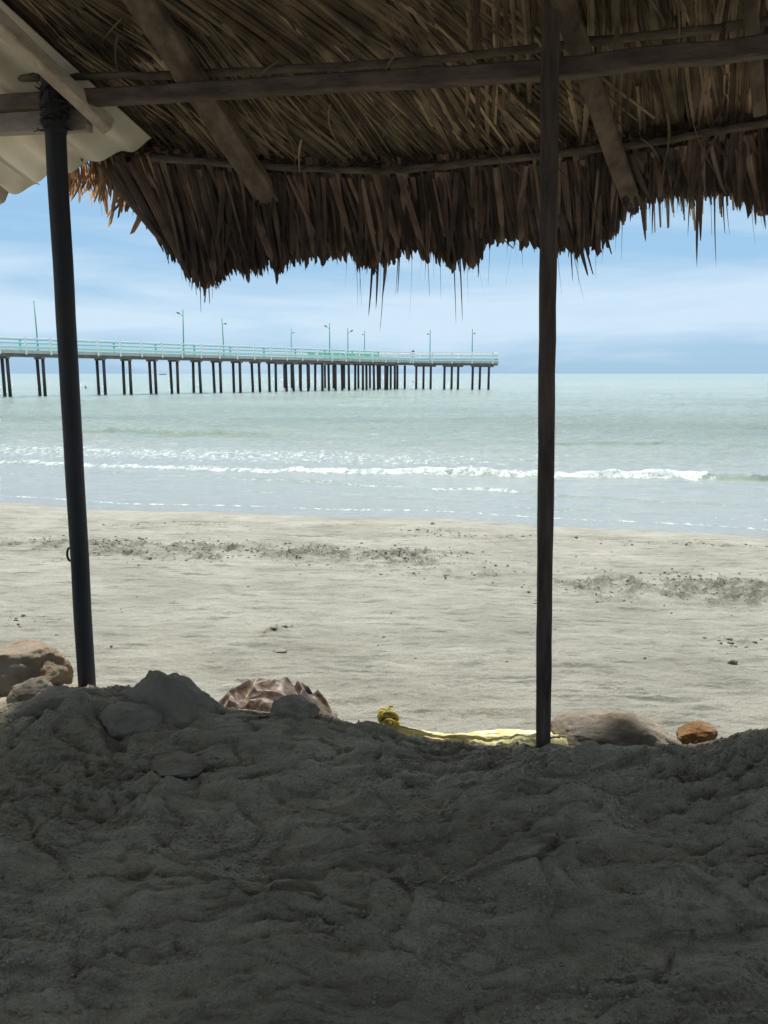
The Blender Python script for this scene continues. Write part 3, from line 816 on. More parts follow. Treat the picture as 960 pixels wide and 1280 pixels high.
for (a_, b2, c_) in [(-150 + 0, 0, 0)][:0] + trip:
    for px in (a_, b2, c_):
        p = T0.lerp(T1, t_at_px(px, T0, T1)) - tn * .55
        pile(p, deckz(p) - .72, .17, -.02)
    pa = T0.lerp(T1, t_at_px(a_ - 1.5, T0, T1)); pc = T0.lerp(T1, t_at_px(c_ + 2, T0, T1))
    caps = MB(); caps.beam(pa + Vector((0, 0, deckz(pa) - .77)), pc + Vector((0, 0, deckz(pc) - .77)), 1.9, .22)
    caps.build('pile_cap', M_DCONC, pier)
for px in (358, 363, 376, 386, 405, 417, 430, 447, 461, 474, 487, 497, 506):
    p = T0.lerp(T1, t_at_px(px, T0, T1))
    pile(p + tn * random.uniform(-.6, .6), deckz(p) - .70)

def lamp(px, toppy, side_, arm_px, label, a, b_, off, short=False, head=True):
    tpar = t_at_px(px, a, b_); p = a.lerp(b_, tpar) + off
    dz = deckz(p)
    zt = atY(px, toppy, p.y).z
    e_ = empty('pier_lamp', (p.x, p.y, dz), label, 'street lamp', 'lamps along the pier')
    m = MB(); lean = random.uniform(-.12, .12)
    topp = Vector((p.x + lean, p.y, zt))
    m.tube([(p.x, p.y, dz), (p.x, p.y, dz + .9), topp], [.10, .075, .055], 8)
    m.build('pole', M_LAMP, e_, True)
    if head:
        z = zt - .75
        f = (z - dz) / (zt - dz)
        s0 = Vector((p.x + lean * f, p.y, z)); ln = arm_px * p.y / F
        up_ = .35 if arm_px > 5 else .12
        e1 = s0 + Vector((side_ * ln * .75, 0, up_))
        m = MB(); m.tube([s0, e1], .035, 6); m.build('arm', M_LAMP, e_, True)
        m = MB(); m.tube([s0 + (e1 - s0) * .8, s0 + (e1 - s0) * 1.35], [.10, .14], 6); m.build('lamp_head', M_LHEAD, e_, True)
    return e_
AM = (P0, P1)
lamp(48, 376, 1, 5, 'plain headless green pole nearest the beach, rising behind the round post', P0, P1, pn_ * -1.0, head=False)
lamp(227, 387, -1, 7, 'tallest looking green lamp with a short arm reaching left, second along the pier', P0, P1, pn_ * -1.0)
lamp(287, 398, 1, 5, 'green lamp leaning slightly, its arm rising to the right, third along the pier', P0, P1, pn_ * 1.0)
lamp(361, 411, 1, 3.5, 'short lamp with a small stubby head above the pier behind the railing', T0, T1, tn * 1.0)
lamp(407, 404, -1, 6, 'tall lamp with its arm pointing left above the green boards of the railing', P0, P1, pn_ * -1.0)
lamp(441, 410, 1, 6, 'lamp with arm reaching towards its closely set neighbour above the pier', P0, P1, pn_ * 1.0)
lamp(452, 413, -1, 3, 'tilted small-headed lamp standing closest to its neighbour on the pier', T0, T1, tn * 1.0)
lamp(540, 412, -1, 3.5, 'lamp on the open pier head with small head, beside the standing person', T0, T1, tn * -1.0)
lamp(592, 411, 1, 3.5, 'outermost lamp near the seaward end of the pier', T0, T1, tn * -1.0)

# a person standing far out on the pier head
def figure(base_, hgt, label):
    bm_me = bpy.data.meshes.new('person')
    V = [(0, 0, .52), (0, 0, .66), (0, 0, .80), (0, 0, .86), (0, 0, .93),
         (-.06, 0, .50), (-.065, .01, .28), (-.07, 0, .03), (.06, 0, .50), (.065, .01, .28), (.07, 0, .03),
         (-.11, 0, .79), (-.14, .02, .62), (-.12, -.08, .52), (.11, 0, .79), (.14, .02, .62), (.12, -.08, .52), (-.07, -.07, .012), (.07, -.07, .012)]
    E = [(0, 1), (1, 2), (2, 3), (3, 4), (0, 5), (5, 6), (6, 7), (0, 8), (8, 9), (9, 10), (2, 11), (11, 12), (12, 13), (2, 14), (14, 15), (15, 16), (7, 17), (10, 18)]
    rad = [.075, .07, .085, .035, .06, .055, .04, .025, .055, .04, .025, .035, .026, .02, .035, .026, .02, .018, .018]
    bm_me.from_pydata([(x * hgt, y * hgt, z * hgt) for x, y, z in V], E, [])
    o = bpy.data.objects.new('person', bm_me); COL.objects.link(o); o.location = base_
    mod = o.modifiers.new('skin', 'SKIN')
    for i, r_ in enumerate(rad): bm_me.skin_vertices[0].data[i].radius = (r_ * hgt, r_ * hgt * .85)
    bm_me.skin_vertices[0].data[0].use_root = True
    s = o.modifiers.new('sub', 'SUBSURF'); s.levels = 1; s.render_levels = 1
    bm_me.materials.append(M_SHORT)
    return o
pp = T0.lerp(T1, t_at_px(517, T0, T1)) - tn * .3
tag(figure((pp.x, pp.y, deckz(pp)), 1.75, ''), 'small distant person standing by the railing of the pier head', 'person')
# floats and a far ship
for px, py, lab, r_ in ((516, 478, 'tiny dark float on the water beyond the pier piles', .28), (107, 485.5, 'tiny dark float on the water close to the round post', .2)):
    p = atZ(px, py, 0); m = MB()
    m.tube([p + Vector((0, 0, z)) for z in (-.2, 0, .12, .26, .30)], [r_ * .5, r_, r_ * .9, r_ * .35, r_ * .12], 10)
    m.tube([p + Vector((0, 0, .28)), p + Vector((0, 0, .55))], .03, 6)
    tag(m.build('buoy', M_PILE, None, True), lab, 'buoy')
ps = Vector((208 - 480, F, 0)) * (1500 / F); ps.z = 0
bo = empty('ship', ps, 'faint low ship on the horizon seen between the pier piles', 'ship')
m = MB(); V_ = []
for (x, w2) in ((-7, 1.2), (-5, 1.6), (3, 1.6), (7, .3)):
    for (yy_, zz) in ((-w2, 1.6), (-w2 * .7, -.6), (w2 * .7, -.6), (w2, 1.6)): V_.append((ps.x + x, ps.y + yy_, zz))
m.add(V_, [(i * 4 + k, i * 4 + k + 1, i * 4 + k + 5, i * 4 + k + 4) for i in range(3) for k in range(3)] + [(i * 4 + 3, i * 4, i * 4 + 4, i * 4 + 7) for i in range(3)] + [(0, 3, 2, 1), (12, 13, 14, 15)])
m.build('hull', M_LHEAD, bo)
m = MB(); m.beam((ps.x - 5, ps.y, 2.4), (ps.x - 2, ps.y, 2.4), 2, 1.6); m.build('cabin', M_WHITE, bo)

# ------------------------------------------------------------------ thatched shelter
h = Vector((-pl_m, 1, 0)).normalized()          # outwards, towards the sea
uax = Vector((1, pl_m, 0)).normalized()         # along the posts
SL = R(33)
BZ = 3.455                                      # underside of the beam
beamP = Vector((PRt.x, PRt.y, 0)) + h * .055
roof_n = (h * math.sin(SL) + Vector((0, 0, math.cos(SL)))).normalized()
down = (h * math.cos(SL) - Vector((0, 0, math.sin(SL)))).normalized()

shelter = empty('thatched_shelter', (PRt.x, PRt.y, H(PRt.x, PRt.y)), 'open shelter with a dry palm thatch roof on dark posts above the sand', 'shelter')

# main beam: photo gives (560, 97) centre at the post line
bm_l = on_plane(-160, 127, beamP, h); bm_m = on_plane(560, 95, beamP, h); bm_r = on_plane(1120, 42, beamP, h)
m = MB(); pts = [bm_l, on_plane(100, 124, beamP, h)]
A_ = on_plane(40, 127, beamP, h); B_ = on_plane(690, 88, beamP, h); C_ = on_plane(960, 59, beamP, h)
dirL = (B_ - A_).normalized(); dirR = (C_ - B_).normalized()
up0 = Vector((0, 0, 1))
m.beam(A_ - dirL * 1.6, B_ - dirL * .004, .055, .066, up0, 24, .006)
m.build('beam', M_BEAM, shelter, False)
m = MB(); m.beam(B_ + dirL * .004 + Vector((0, 0, .004)), C_ + dirR * 1.6, .055, .070, up0, 20, .006)
m.build('beam', M_BEAM, shelter, False)

# roof plane just above the beam
rp0 = B_ + Vector((0, 0, .05)) + roof_n * .05    # underside of rafters ~ beam top; plane = rafter centre
RC = rp0
def roofpt(px, py, lift=0.0):
    return on_plane(px, py, RC + roof_n * lift, roof_n)

# rafters (under the purlins)
def rafter(pa, pb, w_, hgt, ext=1.2):
    a, b_ = roofpt(*pa), roofpt(*pb)
    dd = (b_ - a).normalized()
    m = MB(); m.beam(a - dd * ext, b_, w_, hgt, roof_n, 16, .006)
    m.build('rafter', M_RAFTER, shelter, False)
rafter((180, 5), (336, 250), .125, .05)
rafter((706, 5), (790, 256), .080, .045)
rafter((938, 5), (950, 140), .05, .045)
rafter((772, 0), (770, 62), .02, .02, .6)

# purlins above the rafters
def purlin(ptsx, r, ext0=0, ext1=0, lift=.040):
    P = [roofpt(px, py, lift) for px, py in ptsx]
    if ext0: P.insert(0, P[0] + (P[0] - P[1]).normalized() * ext0)
    if ext1: P.append(P[-1] + (P[-1] - P[-2]).normalized() * ext1)
    # resample smoothly
    tt_ = np.linspace(0, len(P) - 1, 40)
    arr = np.array([list(p) for p in P]); out_ = []
    for q in tt_:
        i = int(min(q, len(P) - 2)); f = q - i
        p0, p1, p2, p3 = arr[max(i-1, 0)], arr[i], arr[i+1], arr[min(i+2, len(P)-1)]
        out_.append(.5 * ((2*p1) + (-p0+p2)*f + (2*p0-5*p1+4*p2-p3)*f*f + (-p0+3*p1-3*p2+p3)*f**3))
    m = MB(); m.tube([Vector(p) + Vector((random.gauss(0, .002), 0, random.gauss(0, .002))) for p in out_], [r * random.uniform(.88, 1.12) for _ in out_], 9)
    m.build('purlin', M_POLE, shelter, True)
    return out_
PU2 = [(250, 202), (330, 208), (440, 213), (500, 212), (600, 203), (690, 193), (790, 181), (900, 163), (960, 154)]
pur2 = purlin(PU2, .0165, .25, 1.5)
PU1 = [(125, 95), (230, 93), (350, 87), (500, 78), (600, 68), (690, 58), (790, 47), (900, 35), (960, 26)]
pur1 = purlin(PU1, .0165, .4, 1.5)

# ---- leaves
class Leaves:
    def __init__(s): s.V = []; s.F = []; s.A = []; s.T = []; s.n = 0; s.tone = 1.0
    def leaf(s, p, d, nrm, length, width, seg=6, droop=.0, curl=0., tip=.15, fold=.25, split=0, twist=0.):
        """narrow folded strip from p along d; nrm faces the viewer side"""
        d = Vector(d).normalized(); nrm = (nrm - d * nrm.dot(d)).normalized()
        side = d.cross(nrm)
        pos = Vector(p); rows = []
        for i in range(seg + 1):
            f = i / seg
            wv = width * (1 - (1 - tip) * max(0, (f - .45) / .55) ** 1.6) * (.75 + .25 * min(1, f * 4))
            tw = twist * f
            sd2 = side * math.cos(tw) + nrm * math.sin(tw)
            nn2 = nrm * math.cos(tw) - side * math.sin(tw)
            rows.append((pos - sd2 * wv / 2, pos + nn2 * wv * fold, pos + sd2 * wv / 2))
            pos = pos + d * (length / seg)
            d = (d + Vector((0, 0, -droop / seg)) + side * (curl / seg)).normalized()
            nrm = (nrm - d * nrm.dot(d)).normalized(); side = d.cross(nrm)
        b0 = s.n; off = random.random() * 400
        for r_ in rows:
            for q, aa in zip(r_, (0, .5, 1)):
                s.V.append(tuple(q)); s.A.append(off + aa); s.T.append(s.tone)
        for i in range(seg):
            k = b0 + i * 3
            s.F.append((k, k + 1, k + 4, k + 3)); s.F.append((k + 1, k + 2, k + 5, k + 4))
        s.n += len(rows) * 3
    def build(s, name, mat, parent):
        return mesh(name, s.V, np.array(s.F), mat, parent, True, None, {'across': s.A, 'tone': s.T})

under = -roof_n
def uv(u, v, lift=0.):       # u along posts from right post, v down the slope from the beam
    return RC + uax * u + down * v + roof_n * lift
def plane_dir(px, py, ang):
    """direction in the roof plane that reads as an angle (degrees below level, in the picture) at that spot"""
    a = roofpt(px, py); b_ = roofpt(px + 6 * math.cos(R(ang)), py + 6 * math.sin(R(ang)))
    return (b_ - a).normalized()
def purl2_y(px): return interp(PU2, px)
def purl1_y(px): return interp([(0, 100)] + PU1, px)

def leaf_angle(px, py):
    """how the fronds lie, region by region"""
    if py < purl1_y(px) + 4:
        if px < 600: base_ = interp([(0, 34), (120, 32), (250, 30), (420, 37), (560, 48), (600, 62)], px)
        else: base_ = interp([(600, 78), (690, 84), (760, 72), (840, 62), (960, 60)], px)
    else:
        base_ = interp([(100, 30), (170, 42), (230, 58), (300, 52), (400, 52), (520, 56), (640, 44), (689, 40), (700, 84), (760, 88), (850, 84), (960, 96)], px)
        if 300 < px < 430 and py > 150: base_ -= 14
    return base_ + 8 * mnoise.noise(Vector((px * .008, py * .01, 3)))

LU = Leaves()
def under_sheet(px, py):       # the corner the corrugated sheets take up
    return px < 195 and py > -10 + (px / 190) * 165 - 6
def clump(px, py, lift, ln, nl, sp, jit):
    if py > purl2_y(min(max(px, 250), 960)) + 14: return
    ang = leaf_angle(min(max(px, 0), 960), py) + random.gauss(0, jit)
    pxl = ln * 125
    if under_sheet(px - pxl * .8 * math.cos(R(ang)), py + 14) or under_sheet(px, py): return
    c0 = roofpt(px, py, lift)
    d0 = plane_dir(px, py, ang)
    sidev = d0.cross(roof_n).normalized()
    start = c0 - d0 * ln * .5
    LU.tone = random.choice((.55, .8, 1.0, 1.2, 1.45, 1.7)); cl = random.gauss(0, .12); fan = random.uniform(.1, .8)
    wide = random.random() < .5
    if wide: nl = int(nl * .62); sp = sp * 1.55
    for j in range(nl):
        off = (j - nl / 2) * sp
        dj = (d0 + sidev * off * fan + roof_n * random.uniform(-.006, .012)).normalized()
        LU.leaf(start + sidev * off * .8 + roof_n * random.uniform(-.006, .010) + d0 * random.uniform(-.05, .05), dj, under,
                ln * random.uniform(.85, 1.06), random.uniform(.010, .019) * (1.75 if wide else 1), 8, random.uniform(-.01, .02), cl + random.gauss(0, .02), random.uniform(.2, .7), random.uniform(.15, .5), 0, random.gauss(0, .25))
for k in range(520):
    clump(random.uniform(-60, 1240), random.uniform(-190, 218), random.uniform(.115, .142), random.uniform(.6, 1.1), random.randint(14, 22), random.uniform(.013, .018), 5)
cells = [(x, y) for x in range(-40, 1240, 74) for y in range(-190, 225, 46)]
random.shuffle(cells)
for (x, y) in cells:
    clump(x + random.uniform(-34, 34), y + random.uniform(-20, 20), random.uniform(.090, .115), random.uniform(.6, 1.0), random.randint(12, 20), random.uniform(.016, .022), 3.5)
LU.tone = 1.0
# leaves lying along the edge of the thatch, beside the corrugated sheets
for k in range(70):
    t_ = random.uniform(-.6, 1.05); o_ = random.uniform(2, 60)
    px, py = t_ * 190 + o_, t_ * 172 - o_ * .55 - 4
    c0 = roofpt(px, py, random.uniform(.075, .12)); d0 = plane_dir(px, py, random.gauss(43, 4)); sidev = d0.cross(roof_n).normalized()
    LU.tone = random.choice((.35, .5, .7, 1.0)); ln = random.uniform(.35, .7)
    for j in range(9):
        off = (j - 4.5) * .014
        LU.leaf(c0 - d0 * ln * .5 + sidev * off + roof_n * random.uniform(-.006, .01), d0 + sidev * off * .4, under, ln * random.uniform(.85, 1.05), random.uniform(.010, .018), 7, 0, random.gauss(0, .05), .4, .3, 0, random.gauss(0, .3))
LU.tone = 1.0
# stray wisps hanging under the roof
for k in range(34):
    px = random.uniform(60, 1000); py = random.uniform(0, 200)
    if under_sheet(px - 40, py + 20): continue
    c0 = roofpt(px, py, .03)
    LU.leaf(c0, plane_dir(px, py, random.uniform(20, 160)) + Vector((0, 0, -.15)), under, random.uniform(.10, .35), random.uniform(.003, .012), 6, random.uniform(.1, .5), random.gauss(0, .6), .2)
LU.build('palm_leaves', M_LEAF, shelter)['kind'] = 'stuff'

# fringe: leaves hanging below the last purlin
BOT = [(-200, 200), (20, 238), (60, 244), (100, 246), (130, 262), (165, 268), (195, 300), (215, 330), (235, 350), (255, 368), (272, 366), (290, 348), (330, 350), (350, 342),
       (380, 335), (405, 332), (430, 326), (455, 340), (470, 342), (500, 325), (520, 322), (560, 336), (590, 340), (606, 322), (618, 306), (650, 312), (690, 322),
       (715, 322), (745, 318), (765, 304), (785, 272), (800, 262), (830, 256), (880, 254), (915, 250), (935, 268), (960, 272), (1010, 262), (1100, 240), (1300, 205)]
def fr_top(px, upslope=0.):
    y = interp([(-200, 150), (60, 188), (250, 202)] + PU2[1:] + [(1100, 128), (1300, 90)], px)
    return roofpt(px, y, .06 + (.05 if upslope > .03 else 0)) - down * upslope
LF = Leaves()
def hang(px_top, px_bot, py_bot, width, depth, toplift=0., mat=LF, outw=.26, seg=7, tip=.6, ups=None):
    ups = random.choice((-.02, .02, .05, .09)) if ups is None else ups
    T = fr_top(px_top, ups) + roof_n * toplift
    # bottom: on the vertical plane a little further out
    pl = T + h * (outw + depth + ups * .84)
    Bp = on_plane(px_bot, py_bot, pl, h)
    v = Bp - T; ln = v.length
    v.normalize()
    # bows outward: starts along the roof slope, ends steep
    d0 = (v * .9 + down * .5).normalized()
    # quadratic bezier
    c = T + (d0 * ln * .5 if ups < .1 else down * (ups + .12))
    pts = [(T * (1 - f) ** 2 + c * 2 * f * (1 - f) + Bp * f ** 2) for f in [i / seg for i in range(seg + 1)]]
    nrm = (-h + Vector((random.gauss(0, .35), 0, random.gauss(-.2, .2)))).normalized()
    b0 = mat.n; off = random.random() * 400; tw = random.gauss(0, .5)
    for i, q in enumerate(pts):
        dd = (pts[min(i + 1, seg)] - pts[max(i - 1, 0)]).normalized()
        n2 = (nrm - dd * nrm.dot(dd)).normalized(); sd2 = dd.cross(n2)
        f = i / seg
        sdr = sd2 * math.cos(tw * f) + n2 * math.sin(tw * f)
        wv = width * (1 - (1 - tip) * max(0, (f - .5) / .5) ** 1.5)
        if i == seg:
            ra, rb, rc_ = random.uniform(-.035, .01), random.uniform(-.01, .03), random.uniform(-.035, .01)
        else: ra = rb = rc_ = 0
        for q2, aa in ((q - sdr * wv / 2 + dd * ra, 0), (q + n2 * wv * .22 + dd * rb, .5), (q + sdr * wv / 2 + dd * rc_, 1)):
            mat.V.append(tuple(q2)); mat.A.append(off + aa); mat.T.append(mat.tone)
    for i in range(seg):
        k = b0 + i * 3
        mat.F.append((k, k + 1, k + 4, k + 3)); mat.F.append((k + 1, k + 2, k + 5, k + 4))
    mat.n += (seg + 1) * 3
for k in range(4600):
    px = random.uniform(185, 1290) if k > 500 else random.uniform(185, 700)
    py = interp(BOT, px)
    py = py + 11 * mnoise.noise(Vector((px * .07, 0, 0))) + 13 * mnoise.noise(Vector((px * .33, 5, 0)))
    lay = random.random()
    py_b = py - abs(random.gauss(0, 11)) - (1 - lay) * 14 - (35 * random.random() if random.random() < .3 else 0)
    slant = interp([(185, 55), (260, 42), (400, 26), (600, 14), (700, 6), (960, -4)], px) * random.uniform(.2, 1.3) + random.gauss(0, 11)
    LF.tone = .85 + .5 * mnoise.noise(Vector((px * .05, lay * 3, 2))) + random.uniform(-.1, .1)
    hang(px - slant, px, py_b, random.choice((random.uniform(.009, .025), random.uniform(.02, .05))), random.uniform(-.10, .16), random.uniform(-.02, .07), tip=random.choice((.85, .55, .35, .15)))
for k in range(60):      # broad torn leaves hanging crooked in front of the rest
    px = random.uniform(240, 1000); by = interp(BOT, px) - random.uniform(0, 80)
    LF.tone = random.uniform(.7, 1.3)
    hang(px - random.uniform(-14, 42), px, by, random.uniform(.014, .034), random.uniform(-.16, -.06), -.03, tip=random.uniform(.05, .5), ups=-.02)
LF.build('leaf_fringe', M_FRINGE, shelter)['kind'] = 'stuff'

LT = Leaves()   # the sparse sunlit leaves behind the corrugated sheets and the corner
for k in range(150):
    px = random.uniform(78, 215)
    py = interp([(60, 236), (100, 243), (130, 250), (150, 262), (180, 270), (215, 300)], px) - abs(random.gauss(0, 12)) + (14 if random.random() < .2 else 0)
    hang(px - random.uniform(-12, 22), px, py, random.uniform(.012, .03), random.uniform(-.05, .2), random.uniform(-.02, .05), LT, tip=random.choice((.9, .6, .3)))
for (a, bx, by, wd) in ((150, 137, 282, .02), (160, 134, 272, .014), (186, 165, 290, .046), (176, 172, 276, .03), (182, 180, 268, .02), (170, 158, 262, .03), (165, 143, 262, .03)):
    hang(a, bx, by, wd, 0, 0, LT, tip=.85)
LT.build('leaf_fringe', M_TAN, shelter)['kind'] = 'stuff'

LS = Leaves()   # long single strips
for (a, bx, by, wd) in ((188, 203, 313, .012), (192, 212, 308, .010), (196, 216, 326, .02), (205, 228, 352, .010), (206, 236, 345, .014), (214, 246, 372, .010), (236, 251, 388, .010),
                        (232, 240, 358, .02), (470, 461, 392, .016), (476, 470, 384, .02), (486, 475, 414, .010), (490, 478, 372, .02), (502, 494, 372, .018), (505, 497, 366, .014),
                        (570, 578, 400, .009), (565, 570, 405, .010), (660, 632, 355, .004), (520, 512, 395, .004), (528, 537, 372, .005), (440, 452, 384, .0035), (550, 551, 372, .004),
                        (705, 735, 345, .034), (708, 741, 342, .02), (712, 716, 352, .012), (722, 752, 316, .022), (738, 764, 316, .022), (805, 807, 300, .026), (808, 805, 285, .02),
                        (880, 871, 330, .017), (884, 876, 300, .022), (893, 890, 296, .02), (897, 895, 330, .008), (872, 860, 290, .010), (855, 847, 262, .012), (905, 906, 290, .009), (910, 912, 294, .007),
                        (945, 945, 282, .02), (940, 944, 304, .006), (955, 957, 285, .02), (824, 815, 294, .010), (700, 730, 376, .003), (690, 702, 368, .003), (600, 598, 344, .02),
                        (210, 206, 330, .004), (120, 128, 272, .008), (246, 262, 378, .02), (250, 266, 374, .02), (252, 256, 376, .026)):
    hang(a - 4, bx, by, wd, random.uniform(0, .12), 0, LS, tip=.3, outw=.3)
for k in range(46):
    px = random.uniform(430, 960); hang(px - random.gauss(0, 8), px + random.gauss(0, 8), interp(BOT, px) + abs(random.gauss(10, 22)), random.uniform(.0018, .0045), random.uniform(0, .12), 0, LS, tip=.2)
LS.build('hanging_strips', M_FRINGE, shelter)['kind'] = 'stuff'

# thick outer layer of thatch (lies on the leaves; seen from outside)
def slab(name, pts_top, thick, mat, parent, nrm, nu=60, nv=30, rough_=.03):
    """bilinear patch of four corners with thickness"""
    a, b_, c, d = pts_top
    V = []; 
    for lay in (0, 1):
        for j in range(nv + 1):
            for i in range(nu + 1):
                u_, v_ = i / nu, j / nv
                p = (a * (1 - u_) + b_ * u_) * (1 - v_) + (d * (1 - u_) + c * u_) * v_
                p = p + nrm * (lay * thick + (rough_ * mnoise.noise(p * 5) if lay else 0))
                V.append(tuple(p))
    F_ = []
    nn = (nu + 1) * (nv + 1)
    for j in range(nv):
        for i in range(nu):
            k = j * (nu + 1) + i
            F_.append((k, k + nu + 1, k + nu + 2, k + 1)); F_.append((nn + k, nn + k + 1, nn + k + nu + 2, nn + k + nu + 1))
    for i in range(nu):
        F_.append((i, i + 1, nn + i + 1, nn + i)); k = nv * (nu + 1) + i; F_.append((k, nn + k, nn + k + 1, k + 1))
    for j in range(nv):
        k = j * (nu + 1); F_.append((k, nn + k, nn + k + nu + 1, k + nu + 1)); k += nu; F_.append((k, k + nu + 1, nn + k + nu + 1, nn + k))
    return mesh(name, V, F_, mat, parent, True)
v_e = .44                      # eave edge of the slab down the slope
uL = (roofpt(172, 190) - RC).dot(uax)
uLt = (roofpt(60, 40) - RC).dot(uax)
UR = 5.2
ridge_v = -3.0
e1_, e2_ = roofpt(125, 190, .15) - RC, roofpt(-110, -10, .15) - RC
def edge_u(v_): return e1_.dot(uax) + (v_ - e1_.dot(down)) * (e2_.dot(uax) - e1_.dot(uax)) / (e2_.dot(down) - e1_.dot(down))
slab('thatch', [uv(edge_u(ridge_v), ridge_v, .15), uv(UR, ridge_v, .15), uv(UR, v_e, .15), uv(edge_u(v_e), v_e, .15)], .16, M_THATCH, shelter, roof_n)
# unseen rear slope past the ridge, its length shaped to dim the interior
back_dir = (-h * math.cos(SL) - Vector((0, 0, math.sin(SL)))).normalized(); back_n = (-h * math.sin(SL) + Vector((0, 0, math.cos(SL)))).normalized()
rg0, rg1 = uv(edge_u(ridge_v), ridge_v, .15), uv(UR, ridge_v, .15)
slab('thatch', [rg0, rg1, rg1 + back_dir * 3.9, rg0 + back_dir * 3.9], .16, M_THATCH, shelter, back_n, 40, 20)

# posts
def taper_post(name, top, bot, r0, r1, mat, square=False):
    m = MB(); K = 26
    pts = [top.lerp(bot, i / K) + Vector((.004 * mnoise.noise(Vector((i * .35, 1, 0))), .004 * mnoise.noise(Vector((i * .35, 7, 0))), 0)) for i in range(K + 1)]
    if square:
        vs, fs = [], []
        for i, p in enumerate(pts):
            r_ = r0 + (r1 - r0) * i / K; c = r_ * .75
            for (x, y) in ((-r_, -c), (-c, -r_), (c, -r_), (r_, -c), (r_, c), (c, r_), (-c, r_), (-r_, c)):
                th = R(-10); vs.append((p.x + x * math.cos(th) - y * math.sin(th) + random.gauss(0, .0008), p.y + x * math.sin(th) + y * math.cos(th), p.z))
        for i in range(K):
            for k in range(8):
                k2 = (k + 1) % 8; fs.append((i * 8 + k, (i + 1) * 8 + k, (i + 1) * 8 + k2, i * 8 + k2))
        fs.append(tuple(range(8))); fs.append(tuple(K * 8 + k for k in range(7, -1, -1)))
        m.add(vs, fs)
        return m.build(name, mat, shelter, False)
    m.tube(pts, [r0 + (r1 - r0) * i / K for i in range(K + 1)], 20)
    return m.build(name, mat, shelter, True)
pb = atY(680, 930, PRt.y); ptop = atY(689, -60, PRt.y - .02)
pb.z -= .15
rp = taper_post('post', ptop, pb, .0335, .031, M_POST, True)
rp['label'] = 'square dark timber post'
lt = atY(65, 92, PL.y); lb = atY(109, 864, PL.y)
ldir = (lb - lt).normalized()
lp = taper_post('post', lt - ldir * .02, lb + ldir * .15, .046, .043, M_PIPE)
lp['label'] = 'round blackened post'
# link of chain fixed to the round post
hk = atY(87, 693, PL.y)
m = MB(); ring = []
for i in range(25):
    a = 2 * math.pi * i / 24
    ring.append(hk + Vector((.016 * math.cos(a) + .004, 0, .034 * math.sin(a) * (1.0))))
m.tube(ring, .0055, 8, False); m.build('chain_link', M_IRON, lp, True)
# cord lashed round the head of the round post
m = MB()
cp = lt.lerp(lb, .0)
m.tube([cp + ldir * (.02 + .012 * i) for i in range(20)], [.0475 + .009 * (mnoise.noise(Vector((i * .9, 0, 0))) + .4) for i in range(20)], 22, True, .10)
for k in range(7):
    cz = cp + ldir * (.04 + .028 * k + random.uniform(-.012, .012))
    ta, tb = random.gauss(0, .45), random.gauss(0, .3); rr_ = .051 + random.uniform(0, .008)
    m.tube([cz + Vector((rr_ * math.cos(a), rr_ * math.sin(a), rr_ * (math.cos(a) * ta + math.sin(a) * tb) + .004 * random.random())) for a in [2 * math.pi * i / 20 for i in range(21)]], random.uniform(.004, .009), 7, False, .3)
for k in range(46):
    a = random.uniform(0, 2 * math.pi); q = cp + ldir * random.uniform(.01, .24) + Vector((.05 * math.cos(a), .05 * math.sin(a), 0))
    e1 = q + Vector((.03 * math.cos(a), .03 * math.sin(a), 0)) * random.uniform(.4, 1.5) + Vector((0, 0, random.gauss(0, .02)))
    m.tube([q, (q + e1) / 2 + Vector((0, 0, random.gauss(0, .006))), e1], random.uniform(.001, .0032), 4)
m.build('lashing', M_TAPE, lp, True)

# ------------------------------------------------------------------ corrugated lean-to roof
cA = roofpt(188, 176, .03); cB = roofpt(-6, 240, .03); cC = roofpt(-10, -4, .03)
cn = (cB - cA).cross(cC - cA).normalized()
if cn.z < 0: cn = -cn
lean = empty('corrugated_roof', (cA.x - .6, cA.y - .6, cA.z), 'cream corrugated sheet roof with pale battens beside the thatch', 'roof')
vC = (cC - cA).normalized()                       # up the corrugations
eU = (cB - cA)                                    # along the eave
eW = (eU - vC * eU.dot(vC)); eW.normalize()       # across the corrugations
def corr_sheet(w0, w1, lift, l0, trim=0.):
    nw, nl = int((w1 - w0) / .011), 30
    V = []; F_ = []
    sl = eU.dot(vC) / eU.dot(eW)
    for j in range(nl + 1):
        for i in range(nw + 1):
            w_ = w0 + (w1 - w0) * i / nw
            s0 = sl * w_ - .015 * abs(math.sin(w_ * 9)) + trim
            q = s0 + (l0 - s0) * j / nl
            z = .020 * math.cos(2 * math.pi * w_ / .215) + .004 * mnoise.noise(Vector((w_ * 4, q * 2, 0)))
            V.append(tuple(cA + eW * w_ + vC * q + cn * (z + lift)))
    for j in range(nl):
        for i in range(nw):
            k = j * (nw + 1) + i; F_.append((k, k + 1, k + nw + 2, k + nw + 1))
    o = mesh('roofing_sheet', V, F_, M_SHEET, lean, True)
    so = o.modifiers.new('solid', 'SOLIDIFY'); so.thickness = .003
corr_sheet(0, .86, .0, 3.2)
corr_sheet(.80, 1.66, .006, 3.2, -.03)
corr_sheet(1.60, 2.46, .0, 3.2, -.05)
corr_sheet(2.40, 3.26, .006, 3.2, -.02)
# batten under the sheet (pale)
bt0 = on_plane(136, 158, cA - cn * .085, cn); bt1 = on_plane(10, 38, cA - cn * .085, cn)
bd = (bt1 - bt0).normalized()
m = MB(); m.beam(bt0, bt1 + bd * 1.4, .062, .075, cn, 12, .004); m.build('batten', M_BATTEN, lean)
bt2 = bt0 + eW * .95; m = MB(); m.beam(bt2, bt2 + bd * 2.6, .062, .075, cn, 12, .004); m.build('batten', M_BATTEN, lean)
